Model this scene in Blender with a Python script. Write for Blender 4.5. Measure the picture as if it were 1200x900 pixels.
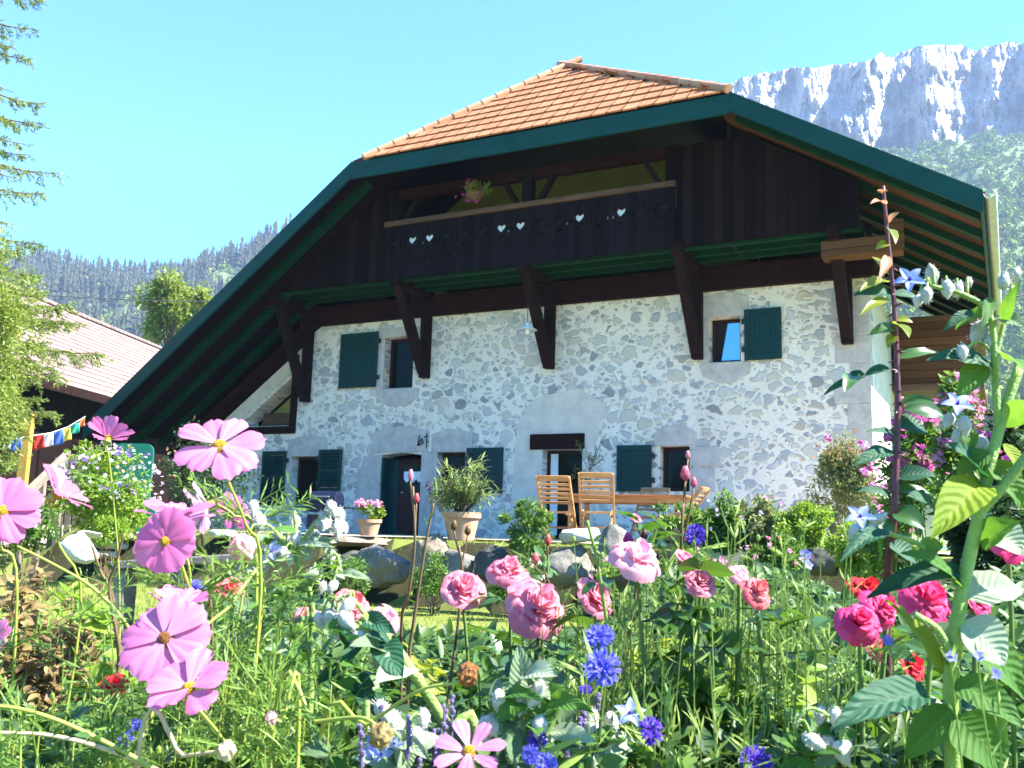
import bpy, bmesh, math, random
import numpy as np
from mathutils import Vector, Matrix, noise as mnoise
from mathutils.geometry import tessellate_polygon

random.seed(7); rng = np.random.default_rng(7)
sc = bpy.context.scene
for o in list(bpy.data.objects): bpy.data.objects.remove(o)
C = sc.collection
R = math.radians

# ------------------------------------------------------------------ camera
F, PITCH, ROLL, YAW, ZC = 1130.0, R(8.9), R(1.67), R(27.4), 0.85
cam_d = bpy.data.cameras.new('camera'); cam = bpy.data.objects.new('camera', cam_d); C.objects.link(cam)
cam_d.sensor_width = 36; cam_d.lens = F / 1200 * 36; cam_d.clip_start = 0.05; cam_d.clip_end = 8000
cam_d.dof.use_dof = True; cam_d.dof.focus_distance = 9.0; cam_d.dof.aperture_fstop = 26
cp, sp, cr, sr = math.cos(PITCH), math.sin(PITCH), math.cos(ROLL), math.sin(ROLL)
r0, u0, f0 = Vector((1, 0, 0)), Vector((0, -sp, cp)), Vector((0, cp, sp))
rx, ux = r0 * cr + u0 * sr, u0 * cr - r0 * sr
cam.matrix_world = Matrix(((rx.x, ux.x, -f0.x, 0), (rx.y, ux.y, -f0.y, 0), (rx.z, ux.z, -f0.z, ZC), (0, 0, 0, 1)))
sc.camera = cam

# ------------------------------------------------------------------ light
SUN_EL, SUN_AZ = R(47), R(-12)           # azimuth from +X, counter-clockwise
w = bpy.data.worlds.new('World'); sc.world = w; w.use_nodes = True
nt = w.node_tree; bg = nt.nodes['Background']; bg.inputs['Strength'].default_value = 0.10
sky = nt.nodes.new('ShaderNodeTexSky'); sky.sky_type = 'NISHITA'; sky.sun_disc = False
sky.sun_elevation = SUN_EL; sky.sun_rotation = math.pi / 2 - SUN_AZ
sky.air_density = 1.0; sky.dust_density = 1.0; sky.ozone_density = 1.0
tint = nt.nodes.new('ShaderNodeMix'); tint.data_type = 'RGBA'; tint.blend_type = 'MULTIPLY'; tint.inputs[0].default_value = 1
tint.inputs[7].default_value = SKYTINT = (0.22, 0.64, 1.04, 1)
nt.links.new(sky.outputs[0], tint.inputs[6]); nt.links.new(tint.outputs[2], bg.inputs['Color'])
sd = bpy.data.lights.new('sun', 'SUN'); sun = bpy.data.objects.new('sun', sd); C.objects.link(sun)
sd.energy = 5.0; sd.angle = R(0.5); sd.color = (1.0, 0.95, 0.86)
sdir = Vector((math.cos(SUN_EL) * math.cos(SUN_AZ), math.cos(SUN_EL) * math.sin(SUN_AZ), math.sin(SUN_EL)))
sun.rotation_euler = sdir.to_track_quat('Z', 'Y').to_euler(); sun.location = (30, 0, 40)
vs = sc.view_settings; vs.view_transform = 'Standard'; vs.look = 'None'; vs.exposure = 2.42; vs.gamma = 1; vs.use_curve_mapping = False
sc.cycles.use_denoising = True; sc.cycles.max_bounces = 6; sc.cycles.diffuse_bounces = 3; sc.cycles.transmission_bounces = 4
sc.cycles.transparent_max_bounces = 6; sc.cycles.volume_bounces = 0; sc.cycles.sample_clamp_indirect = 6

# ------------------------------------------------------------------ pixel / frame helpers (photo pixels, real distances)
def ray(px, py):
    x, y = (px - 600) / F, (py - 450) / F
    return (rx * x - ux * y + f0)
def W(px, py, D):
    r = ray(px, py); r = r * (D / r.y)
    return Vector((r.x, r.y, r.z + ZC))
def PXM(D): return D / F                # metres per photo pixel at forward distance D
cy_, sy_ = math.cos(YAW), math.sin(YAW)
UO, VO, WO = -2.12, 18.0, -0.10         # house origin: foot of its front corner
def HP(px, py, yl):
    r = ray(px, py); u = cy_ * r.x - sy_ * r.y; v = sy_ * r.x + cy_ * r.y; t = (yl + VO) / v
    return (u * t - UO, r.z * t - WO)
def H2W(x, y, z):
    u, v = x + UO, y + VO
    return Vector((cy_ * u + sy_ * v, -sy_ * u + cy_ * v, z + WO + ZC))
def W2H(p):
    u = cy_ * p.x - sy_ * p.y; v = sy_ * p.x + cy_ * p.y
    return (u - UO, v - VO, p.z - ZC - WO)

# ------------------------------------------------------------------ objects
def tag(o, label=None, cat=None, group=None, kind=None):
    if label: o['label'] = label
    if cat: o['category'] = cat
    if group: o['group'] = group
    if kind: o['kind'] = kind
    return o
def thing(name, label, cat, loc=(0, 0, 0), rz=0.0, group=None):
    o = bpy.data.objects.new(name, None); C.objects.link(o); o.empty_display_size = 0.1
    o.location = loc; o.rotation_euler = (0, 0, rz)
    return tag(o, label, cat, group)

class MB:
    def __init__(s): s.v = []; s.f = []; s.uv = []; s.has_uv = False
    def add(s, vs, fs, uvs=None):
        b = len(s.v); s.v.extend(tuple(p) for p in vs); s.f.extend(tuple(i + b for i in f) for f in fs)
        if uvs is None: uvs = [(0, 0)] * len(vs)
        else: s.has_uv = True
        s.uv.extend(uvs); return s
    def box(s, x0, x1, y0, y1, z0, z1):
        vs = [(x, y, z) for z in (z0, z1) for y in (y0, y1) for x in (x0, x1)]
        return s.add(vs, [(0, 2, 3, 1), (4, 5, 7, 6), (0, 1, 5, 4), (2, 6, 7, 3), (0, 4, 6, 2), (1, 3, 7, 5)])
    def bar(s, a, b, w, h, up=(0, 0, 1)):
        a, b = Vector(a), Vector(b); d = (b - a).normalized(); up = Vector(up)
        sd_ = d.cross(up)
        if sd_.length < 1e-4: sd_ = d.cross(Vector((0, 1, 0)))
        sd_.normalize(); un = sd_.cross(d)
        vs = [p + sd_ * (i * w / 2) + un * (j * h / 2) for p in (a, b) for i, j in ((-1, -1), (1, -1), (1, 1), (-1, 1))]
        return s.add(vs, [(3, 2, 1, 0), (4, 5, 6, 7), (0, 1, 5, 4), (1, 2, 6, 5), (2, 3, 7, 6), (3, 0, 4, 7)])
    def plate(s, pts, t):                # planar polygon, thickness t against its normal
        pts = [Vector(p) for p in pts]; n = Vector((0, 0, 0))
        for i in range(len(pts)): n += pts[i].cross(pts[(i + 1) % len(pts)])
        n.normalize(); k = len(pts)
        vs = pts + [p - n * t for p in pts]
        return s.add(vs, [tuple(range(k)), tuple(range(2 * k - 1, k - 1, -1))] + [(i, i + k, (i + 1) % k + k, (i + 1) % k) for i in range(k)])
    def slab(s, outline, holes, y0, y1): # polygon in the xz plane with holes, from y0 (front) to y1
        loops = [outline] + list(holes)
        flat = [p for l in loops for p in l]; n = len(flat)
        tris = tessellate_polygon([[Vector((p[0], p[1], 0)) for p in l] for l in loops])
        vs = [(p[0], y0, p[1]) for p in flat] + [(p[0], y1, p[1]) for p in flat]; fs = []
        for a, b, c in tris:
            pa, pb, pc = flat[a], flat[b], flat[c]
            if (pb[0] - pa[0]) * (pc[1] - pa[1]) - (pb[1] - pa[1]) * (pc[0] - pa[0]) < 0: b, c = c, b
            fs.append((a, b, c)); fs.append((n + a, n + c, n + b))
        k = 0
        for li, l in enumerate(loops):
            m = len(l); area = sum(l[i][0] * l[(i + 1) % m][1] - l[(i + 1) % m][0] * l[i][1] for i in range(m))
            ccw = area > 0
            for i in range(m):
                a, b = k + i, k + (i + 1) % m
                fs.append((b, a, a + n, b + n) if (ccw == (li == 0)) else (a, b, b + n, a + n))
            k += m
        return s.add(vs, fs)
    def tube(s, pts, radii, n=6, cap=True):
        pts = [Vector(p) for p in pts]; m = len(pts)
        if not hasattr(radii, '__len__'): radii = [radii] * m
        vs = []; ref = None
        for i, p in enumerate(pts):
            d = (pts[min(i + 1, m - 1)] - pts[max(i - 1, 0)])
            d = d.normalized() if d.length > 1e-9 else Vector((0, 0, 1))
            if ref is None:
                ref = d.orthogonal().normalized()
            a = ref - d * ref.dot(d)
            a = a.normalized() if a.length > 1e-6 else d.orthogonal().normalized()
            ref = a; b = d.cross(a)
            for k in range(n):
                t = 2 * math.pi * k / n; vs.append(p + (a * math.cos(t) + b * math.sin(t)) * radii[i])
        fs = [(i * n + k, i * n + (k + 1) % n, (i + 1) * n + (k + 1) % n, (i + 1) * n + k) for i in range(m - 1) for k in range(n)]
        if cap: fs += [tuple(range(n - 1, -1, -1)), tuple(range((m - 1) * n, m * n))]
        return s.add(vs, fs)
    def lathe(s, prof, c=(0, 0, 0), n=20, cap=True):
        c = Vector(c); m = len(prof)
        vs = [c + Vector((r * math.cos(2 * math.pi * k / n), r * math.sin(2 * math.pi * k / n), z)) for r, z in prof for k in range(n)]
        fs = [(i * n + k, i * n + (k + 1) % n, (i + 1) * n + (k + 1) % n, (i + 1) * n + k) for i in range(m - 1) for k in range(n)]
        if cap: fs += [tuple(range(n - 1, -1, -1)), tuple(range((m - 1) * n, m * n))]
        return s.add(vs, fs)
    def blob(s, c, rad, sub=2, jit=0.2, freq=1.5, seed=0.0, squash=None):
        vs, fs = ICO[sub]; c = Vector(c); out = []
        rad = Vector(rad) if hasattr(rad, '__len__') else Vector((rad,) * 3)
        for p in vs:
            q = Vector(p); k = 1 + jit * mnoise.noise(q * freq + Vector((seed, seed * 1.7, -seed)))
            q = q * k
            if squash is not None and q.z < squash: q.z = squash
            out.append(c + Vector((q.x * rad.x, q.y * rad.y, q.z * rad.z)))
        return s.add(out, fs)
    def leaf(s, base, d, up, L, Wd, curl=0.3, fold=0.25, seg=3, shape=0.0):
        base, d, up = Vector(base), Vector(d).normalized(), Vector(up)
        sd_ = d.cross(up)
        if sd_.length < 1e-3: sd_ = d.orthogonal()
        sd_.normalize(); n = sd_.cross(d).normalized()
        vs = [base]; uvs = [(0.5, 0)]; fs = []; p = base.copy(); ang = 0.0
        for i in range(1, seg + 1):
            t = i / seg; ang = -curl * t
            dd = d * math.cos(ang) + n * math.sin(ang); p = p + dd * (L / seg)
            if i == seg: vs.append(p); uvs.append((0.5, 1)); break
            wd = Wd * 0.5 * math.sin(math.pi * (t ** (0.75 + shape))) ** 0.8
            nn = n * math.cos(ang) - d * math.sin(ang)
            vs += [p - sd_ * wd + nn * (fold * wd), p, p + sd_ * wd + nn * (fold * wd)]; uvs += [(0, t), (0.5, t), (1, t)]
        for i in range(seg - 1):
            a = 1 + 3 * i
            if i == 0: fs += [(0, a + 1, a), (0, a + 2, a + 1)]
            else:
                q = a - 3; fs += [(q, q + 1, a + 1, a), (q + 1, q + 2, a + 2, a + 1)]
        a = 1 + 3 * (seg - 2); e = len(vs) - 1
        fs += [(a, a + 1, e), (a + 1, a + 2, e)]
        return s.add(vs, fs, uvs)
    def build(s, name, mat, parent=None, smooth=False, label=None):
        me = bpy.data.meshes.new(name); me.from_pydata(s.v, [], s.f)
        if mat: me.materials.append(mat)
        if s.has_uv:
            ul = me.uv_layers.new(name='UVMap'); li = np.empty(len(me.loops), np.int32); me.loops.foreach_get('vertex_index', li)
            ul.data.foreach_set('uv', np.asarray(s.uv, np.float32)[li].ravel())
        if smooth: me.polygons.foreach_set('use_smooth', np.ones(len(me.polygons), bool))
        me.update(); o = bpy.data.objects.new(name, me); C.objects.link(o)
        if parent: o.parent = parent
        if label: o['label'] = label
        return o
ICO = {}
for sub in (1, 2, 3, 4):
    b_ = bmesh.new(); bmesh.ops.create_icosphere(b_, subdivisions=sub, radius=1)
    ICO[sub] = ([tuple(v.co) for v in b_.verts], [tuple(v.index for v in f.verts) for f in b_.faces]); b_.free()
def fastmesh(name, V, Fc, mat):
    """triangle mesh from arrays"""
    me = bpy.data.meshes.new(name); me.vertices.add(len(V)); me.vertices.foreach_set('co', V.astype(np.float32).ravel())
    n = len(Fc); me.loops.add(3 * n); me.loops.foreach_set('vertex_index', Fc.astype(np.int32).ravel()); me.polygons.add(n)
    me.polygons.foreach_set('loop_start', np.arange(0, 3 * n, 3, dtype=np.int32)); me.materials.append(mat); me.update(calc_edges=True); me.validate()
    o = bpy.data.objects.new(name, me); C.objects.link(o); return o
def bevel(o, wd=0.01, seg=2):
    m = o.modifiers.new('bevel', 'BEVEL'); m.width = wd; m.segments = seg; m.limit_method = 'ANGLE'; return o
def rnd(a, b): return random.uniform(a, b)
def rvec(): 
    while True:
        v = Vector((rnd(-1, 1), rnd(-1, 1), rnd(-1, 1)))
        if 0.05 < v.length < 1: return v.normalized()

# ------------------------------------------------------------------ materials
class NT:
    def __init__(s, name):
        s.m = bpy.data.materials.new(name); s.m.use_nodes = True; s.t = s.m.node_tree; s.t.nodes.clear()
        s.out = s.n('OutputMaterial')
    def n(s, typ, ins=None, **props):
        nd = s.t.nodes.new('ShaderNode' + typ)
        for k, v in props.items(): setattr(nd, k, v)
        for k, v in (ins or {}).items(): s.set(nd, k, v)
        return nd
    def set(s, nd, k, v):
        sock = nd.inputs[k]
        if isinstance(v, bpy.types.NodeSocket): s.t.links.new(v, sock)
        elif isinstance(v, bpy.types.Node): s.t.links.new(v.outputs[0], sock)
        else:
            if hasattr(v, '__len__') and len(v) == 3 and sock.type == 'RGBA': v = (*v, 1)
            sock.default_value = v
    def math(s, op, a, b=0.0, clamp=False): return s.n('Math', {0: a, 1: b}, operation=op, use_clamp=clamp).outputs[0]
    def mix(s, f, a, b, mode='MIX'): return s.n('Mix', {0: f, 6: a, 7: b}, data_type='RGBA', blend_type=mode).outputs[2]
    def ramp(s, f, stops, interp='LINEAR'):
        nd = s.n('ValToRGB', {0: f}); cr_ = nd.color_ramp; cr_.interpolation = interp
        while len(cr_.elements) < len(stops): cr_.elements.new(0.5)
        for e, (p, c) in zip(cr_.elements, stops): e.position = p; e.color = (*c, 1) if len(c) == 3 else c
        return nd.outputs[0]
    def coord(s, which='Object', scale=(1, 1, 1)):
        tc = s.n('TexCoord'); return s.n('Mapping', {'Vector': tc.outputs[which], 'Scale': scale}).outputs[0]
    def noise(s, vec, scale, detail=3, rough=0.6, out=0): return s.n('TexNoise', {'Vector': vec, 'Scale': scale, 'Detail': detail, 'Roughness': rough}).outputs[out]
    def finish(s, shader): s.t.links.new(shader.outputs[0] if isinstance(shader, bpy.types.Node) else shader, s.out.inputs[0]); return s.m

def basic(name, col, rough=0.6, var=0.25, scale=6, bump=0.0, bscale=None, stretch=(1, 1, 1), metallic=0.0, spec=0.4, col2=None):
    t = NT(name); v = t.coord('Object', stretch); nz = t.noise(v, scale, 5)
    dark = tuple(c * (1 - var) for c in col); lite = col2 or tuple(min(1, c * (1 + var)) for c in col)
    c = t.ramp(nz, [(0.3, dark), (0.72, lite)])
    p = t.n('BsdfPrincipled', {'Base Color': c, 'Roughness': rough, 'Metallic': metallic, 'Specular IOR Level': spec})
    if bump:
        bz = t.noise(v, bscale or scale * 4, 4)
        t.set(p, 'Normal', t.n('Bump', {'Height': bz, 'Strength': bump, 'Distance': 0.02}))
    return t.finish(p)
def leafmat(name, dark, lite, trans=0.35, rough=0.45, transcol=None, spec=0.35, spots=0.0, vein=0.0):
    """leaf: every leaf its own tint, light passing through"""
    t = NT(name); g = t.n('NewGeometry')
    c = t.ramp(g.outputs['Random Per Island'], [(0.0, dark), (1.0, lite)])
    nz = t.noise(t.coord('Object'), 30, 2)
    c = t.mix(t.math('MULTIPLY', nz, 0.5), c, tuple(x * 0.6 for x in dark))
    if vein:
        u = t.n('SeparateXYZ', {0: t.n('TexCoord').outputs['UV']})
        mid = t.math('ABSOLUTE', t.math('SUBTRACT', u.outputs[0], 0.5))
        side = t.math('SINE', t.math('MULTIPLY', t.math('SUBTRACT', u.outputs[1], t.math('MULTIPLY', mid, 0.5)), 55))
        vm = t.math('ADD', t.math('LESS_THAN', mid, 0.035), t.math('MULTIPLY', t.math('GREATER_THAN', side, 0.9), 0.4), True)
        c = t.mix(t.math('MULTIPLY', vm, vein), c, tuple(min(1, x * 1.8 + 0.05) for x in lite))
    p = t.n('BsdfPrincipled', {'Base Color': c, 'Roughness': rough, 'Specular IOR Level': spec})
    if vein: t.set(p, 'Normal', t.n('Bump', {'Height': t.math('ADD', side, t.math('MULTIPLY', nz, 2.0)), 'Strength': 0.25, 'Distance': 0.004}))
    tr = t.n('BsdfTranslucent', {'Color': t.mix(0.5, c, transcol or tuple(min(1, x * 1.6) for x in lite))})
    return t.finish(t.n('MixShader', {0: trans, 1: p, 2: tr}))
# ================================================================== materials of the setting
def stone_wall_mat():
    t = NT('rubble_masonry'); v0 = t.coord('Object', (1, 0.2, 1.35))
    nzc = t.noise(v0, 2.2, 4, 0.65, out=1)
    dist = t.n('VectorMath', {0: t.n('VectorMath', {0: nzc, 1: (0.5, 0.5, 0.5)}, operation='SUBTRACT').outputs[0], 'Scale': 0.26}, operation='SCALE').outputs[0]
    v = t.n('VectorMath', {0: v0, 1: dist}, operation='ADD').outputs[0]
    def layer(scale, lo, hi, keep):
        e = t.n('TexVoronoi', {'Vector': v, 'Scale': scale}, feature='DISTANCE_TO_EDGE').outputs['Distance']
        cc = t.n('TexVoronoi', {'Vector': v, 'Scale': scale}, feature='F1').outputs['Color']
        sp_ = t.n('SeparateColor', {0: cc})
        thr = t.n('MapRange', {0: sp_.outputs[1], 1: 0.0, 2: 1.0, 3: lo, 4: hi}).outputs[0]
        m = t.n('MapRange', {0: t.math('SUBTRACT', e, thr), 1: 0.0, 2: 0.075, 3: 0.0, 4: 1.0}, interpolation_type='SMOOTHSTEP').outputs[0]
        f1 = t.n('TexVoronoi', {'Vector': v, 'Scale': scale}, feature='F1').outputs['Distance']
        rd = t.n('MapRange', {0: f1, 1: .56, 2: .47, 3: 0.0, 4: 1.0}, interpolation_type='SMOOTHSTEP').outputs[0]
        m = t.math('MULTIPLY', m, rd)
        k = t.math('LESS_THAN', sp_.outputs[2], keep)
        return t.math('MULTIPLY', m, k), sp_.outputs[0]
    mA, rA = layer(3.2, 0.045, 0.17, 0.9); mB, rB = layer(6.2, 0.06, 0.2, 0.9)
    cols = [(0.0, (0.36, 0.35, 0.36)), (0.22, (0.52, 0.49, 0.47)), (0.42, (0.60, 0.50, 0.37)), (0.6, (0.59, 0.55, 0.51)), (0.8, (0.45, 0.42, 0.40)), (0.95, (0.21, 0.20, 0.22)), (1.0, (0.55, 0.44, 0.34))]
    fine = t.noise(t.coord('Object'), 14, 6, 0.7)
    cA = t.ramp(rA, cols); cB = t.ramp(rB, cols)
    mort = t.ramp(t.noise(t.coord('Object'), 1.1, 5), [(0.3, (.80, .68, .56)), (0.7, (.88, .78, .66))])
    c = t.mix(t.math('MULTIPLY', mB, 0.85), mort, cB); c = t.mix(t.math('MULTIPLY', mA, 0.9), c, cA)
    c = t.mix(t.math('MULTIPLY', t.math('SUBTRACT', fine, 0.3, True), 0.8), c, t.mix(0.35, c, (.8, .78, .72)))
    stain = t.noise(t.coord('Object', (1, 1, .35)), .9, 4)
    c = t.mix(t.math('MULTIPLY', t.math('SUBTRACT', stain, .5, True), 1.2), c, (.42, .38, .3), 'MULTIPLY')
    h = t.math('ADD', t.math('MULTIPLY', t.math('MAXIMUM', mA, mB), 0.6), t.math('MULTIPLY', fine, 0.7))
    p = t.n('BsdfPrincipled', {'Base Color': c, 'Roughness': 0.9, 'Specular IOR Level': 0.15, 'Normal': t.n('Bump', {'Height': h, 'Strength': 0.9, 'Distance': 0.04})})
    return t.finish(p)
def board_mat(name, col, width=0.16, axis=0, rough=0.85, var=0.5, wear=None):
    """planks side by side along one axis, each its own tone, with grain and gaps"""
    t = NT(name); v = t.coord('Object'); s_ = t.n('SeparateXYZ', {0: v})
    a = t.math('DIVIDE', s_.outputs[axis], width); cell = t.math('FLOOR', a); fr = t.math('FRACT', a)
    rn = t.n('TexWhiteNoise', {'W': cell}, noise_dimensions='1D').outputs[0]
    gs = [1.5, 1.5, 1.5]; gs[axis] = 18; 
    if axis == 0: gs[1] = 18
    g = t.noise(t.n('VectorMath', {0: t.coord('Object', gs), 1: t.n('CombineXYZ', {0: t.math('MULTIPLY', rn, 40)}).outputs[0]}, operation='ADD').outputs[0], 1.6, 6, .65)
    k = t.math('ADD', t.math('MULTIPLY', rn, 0.6), t.math('MULTIPLY', g, 0.6))
    c = t.ramp(k, [(0.25, tuple(x * (1 - var) for x in col)), (0.85, wear or tuple(x * (1 + var) for x in col))])
    gap = t.math('LESS_THAN', t.math('ABSOLUTE', t.math('SUBTRACT', fr, 0.5)), 0.47)
    c = t.mix(gap, tuple(x * .15 for x in col), c)
    h = t.math('ADD', t.math('MULTIPLY', gap, 1.0), t.math('MULTIPLY', g, 0.35))
    return t.finish(t.n('BsdfPrincipled', {'Base Color': c, 'Roughness': rough, 'Specular IOR Level': .06, 'Normal': t.n('Bump', {'Height': h, 'Strength': .6, 'Distance': .015})}))
M = {}
M['wall'] = stone_wall_mat()
M['ashlar'] = basic('dressed_stone', (.50, .44, .40), .85, .2, 5, .5, 26, spec=.1, col2=(.62, .54, .48))
M['plaster'] = basic('lime_plaster', (.64, .55, .46), .9, .12, 3.5, .5, 22, spec=.1, col2=(.76, .66, .56))
M['loft'] = board_mat('weathered_loft_boards', (.008, .004, .004), .19, 0, .85, .5, (.017, .009, .008))
M['balc'] = board_mat('balcony_boards', (.009, .006, .008), .14, 0, .8, .5)
M['beam'] = basic('dark_red_beam', (.018, .005, .004), .8, .4, 5, .3, 30, spec=.1)
M['brack'] = basic('bracket_wood', (.015, .006, .005), .8, .4, 5, .3, 30, spec=.1)
M['fascia'] = basic('teal_paint', (.0015, .042, .038), .55, .2, 4, .08, 20, (.4, 1, 1), spec=.2)
M['rafter'] = basic('green_paint', (.002, .032, .012), .6, .25, 3, .1, 20, spec=.12)
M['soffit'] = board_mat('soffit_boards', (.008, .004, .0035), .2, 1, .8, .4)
M['soffit_lit'] = board_mat('soffit_boards_lit', (.085, .036, .015), .2, 1, .7, .4)  # lit copy of the soffit boards, bounced light put into the colour
M['shutter'] = basic('shutter_paint', (.002, .032, .030), .5, .2, 5, .06, 40, (1, 1, .3), spec=.2)
M['gallery'] = board_mat('gallery_boards', (.10, .045, .02), .17, 2, .65, .4)
M['railwood'] = basic('rail_wood', (.09, .045, .022), .7, .5, 4, .3, 20, (.25, 1, 1))
M['olive'] = basic('olive_wall', (.34, .33, .1), .85, .12, 2)
M['frame'] = basic('window_frame_wood', (.035, .013, .010), .6, .3, 5, spec=.15)
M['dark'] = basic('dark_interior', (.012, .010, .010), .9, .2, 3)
M['zinc'] = basic('zinc', (.42, .42, .41), .45, .15, 5, metallic=.5)
M['iron'] = basic('dark_iron', (.03, .032, .035), .5, .2, 8, metallic=.6)
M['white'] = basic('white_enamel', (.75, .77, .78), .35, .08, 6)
def glass_mat(name, tintc, refl, col=(.9, .95, 1)):
    t = NT(name); nz = t.noise(t.coord('Object'), 2.5, 2)
    d = t.n('BsdfDiffuse', {'Color': tintc}); g = t.n('BsdfGlossy', {'Color': col, 'Roughness': .02, 'Normal': t.n('Bump', {'Height': nz, 'Strength': .05, 'Distance': .05})})
    return t.finish(t.n('MixShader', {0: refl, 1: d, 2: g}))
M['pane'] = glass_mat('window_pane', (.006, .008, .005), .009)
M['pane_sky'] = glass_mat('sky_reflecting_pane', (.03, .06, .1), .5, (.55, .75, 1))
def tile_mat(name, a, b, c3):
    t = NT(name); g = t.n('NewGeometry')
    c = t.ramp(g.outputs['Random Per Island'], [(0, a), (.55, b), (.96, c3), (1, tuple(x * .7 for x in a))])
    nz = t.noise(t.coord('Object'), 7, 5)
    c = t.mix(t.math('MULTIPLY', t.math('SUBTRACT', nz, .45, True), 1.4), c, tuple(x * .55 for x in a))
    ms = t.noise(t.coord('Object'), 1.3, 6, .7); c = t.mix(t.math('MULTIPLY', t.math('SUBTRACT', ms, .58, True), 2.2, True), c, (.22, .16, .10))
    return t.finish(t.n('BsdfPrincipled', {'Base Color': c, 'Roughness': .75, 'Specular IOR Level': .25, 'Normal': t.n('Bump', {'Height': nz, 'Strength': .3, 'Distance': .02})}))
M['tile'] = tile_mat('clay_tile', (.38, .14, .06), (.41, .155, .068), (.45, .18, .085))
M['ridge'] = tile_mat('clay_ridge_tile', (.40, .17, .09), (.46, .22, .12), (.5, .28, .17))
M['barn_tile'] = tile_mat('old_pink_tile', (.22, .145, .13), (.25, .165, .15), (.28, .19, .17))

# ================================================================== ground, hills, cliff
def interp(xs, ys, x): return float(np.interp(x, xs, ys))
def ground_z(X, Y):
    x, y, z = W2H(Vector((X, Y, 0)))         # house frame: y<0 in front of the facade
    edge = -8.35 + 0.25 * mnoise.noise(Vector((x * .4, 3.1, 0)))
    run = 0.35 if x > -10.5 else 0.35 + min(1, (-10.5 - x) / 3) * 5.0
    k = min(1, max(0, (y - edge) / run + (0.0 if x > -10.5 else .35 * min(1, (-10.5 - x) / 3))))
    k = k * k * (3 - 2 * k)
    z = 0.75 * k
    far = math.hypot(X, Y - 15)
    if far > 45: z -= min(4, (far - 45) * .03)
    if far < 45: z += .025 * mnoise.noise(Vector((X * .6, Y * .6, 0)))
    return z
def lawn_mat():
    t = NT('lawn'); v = t.coord('Object')
    c = t.ramp(t.noise(v, 1.6, 6, .7), [(.3, (.17, .21, .045)), (.55, (.24, .27, .065)), (.8, (.33, .32, .11))])
    c = t.mix(t.math('MULTIPLY', t.noise(v, 60, 3), .4), c, (.09, .13, .025))
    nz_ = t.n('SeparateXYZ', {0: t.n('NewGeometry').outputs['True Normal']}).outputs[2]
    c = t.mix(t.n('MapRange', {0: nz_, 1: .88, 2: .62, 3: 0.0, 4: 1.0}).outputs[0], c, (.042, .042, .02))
    return t.finish(t.n('BsdfPrincipled', {'Base Color': c, 'Roughness': .9, 'Specular IOR Level': .1, 'Normal': t.n('Bump', {'Height': t.noise(v, 90, 4), 'Strength': .8, 'Distance': .03})}))
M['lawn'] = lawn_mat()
def make_ground():
    ax = np.unique(np.concatenate([-np.geomspace(14, 2600, 24), np.linspace(-14, 14, 90), np.geomspace(14, 2600, 24)]))
    ay = np.unique(np.concatenate([-np.geomspace(4, 2600, 22), np.linspace(-4, 26, 110), np.geomspace(26, 2600, 24)]))
    vs = [(x, y, ground_z(x, y)) for y in ay for x in ax]; n = len(ax)
    fs = [(j * n + i, j * n + i + 1, (j + 1) * n + i + 1, (j + 1) * n + i) for j in range(len(ay) - 1) for i in range(n - 1)]
    tag(MB().add(vs, fs).build('ground', M['lawn'], smooth=True), kind='structure')
make_ground()

def terrace():  # pale warm paving sheet, added to bounce sunlight onto the shaded facade
    t = NT('terrace_bounce_paving'); v = t.coord('Object'); e = t.n('TexVoronoi', {'Vector': v, 'Scale': 1.6}, feature='DISTANCE_TO_EDGE').outputs[0]
    c = t.ramp(t.noise(v, 4, 5), [(.3, (.40, .33, .25)), (.7, (.55, .46, .36))]); c = t.mix(t.math('LESS_THAN', e, .02), c, (.2, .17, .12))
    mat = t.finish(t.n('BsdfPrincipled', {'Base Color': c, 'Roughness': .9, 'Specular IOR Level': .1}))
    xs = np.linspace(-15.5, 1.5, 40); ys = np.linspace(-7.3, -.03, 20); vs = []
    for j, y in enumerate(ys):
        for x in xs:
            p = H2W(x, y - .15 * abs(mnoise.noise(Vector((x, 3, 1)))) * (j == 0), 0); vs.append((p.x, p.y, ground_z(p.x, p.y) + .03))
    n = len(xs); tag(MB().add(vs, [(j * n + i, j * n + i + 1, (j + 1) * n + i + 1, (j + 1) * n + i) for j in range(19) for i in range(n - 1)]).build('terrace', mat, smooth=True), kind='structure')
terrace()

def rock_mat():
    t = NT('limestone'); v = t.coord('Object')
    vs_ = t.coord('Object', (1, 1, .35))
    c = t.ramp(t.noise(vs_, .02, 8, .7), [(.3, (.25, .235, .22)), (.5, (.32, .30, .275)), (.7, (.38, .355, .315))])
    streak = t.noise(vs_, .09, 6, .7)
    c = t.mix(t.math('MULTIPLY', t.math('SUBTRACT', streak, .5, True), 2.2), c, (.14, .135, .14))
    return t.finish(t.n('BsdfPrincipled', {'Base Color': c, 'Roughness': .95, 'Specular IOR Level': .05, 'Normal': t.n('Bump', {'Height': t.noise(vs_, .05, 9, .75), 'Strength': .4, 'Distance': 6})}))
M['rock'] = rock_mat()
M['hill'] = basic('hill_turf', (.12, .15, .06), .95, .4, .02, spec=.05)
CL = [(760, 128), (820, 112), (870, 91), (905, 84), (930, 79), (960, 79), (985, 75), (1010, 74), (1030, 63), (1048, 67), (1075, 54), (1100, 54), (1125, 51), (1143, 60), (1165, 53), (1200, 49), (1260, 40), (1330, 60), (1400, 75)]
CB = [(760, 300), (900, 230), (1000, 190), (1040, 172), (1075, 178), (1110, 163), (1150, 160), (1180, 152), (1200, 158), (1300, 150), (1400, 160)]
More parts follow.
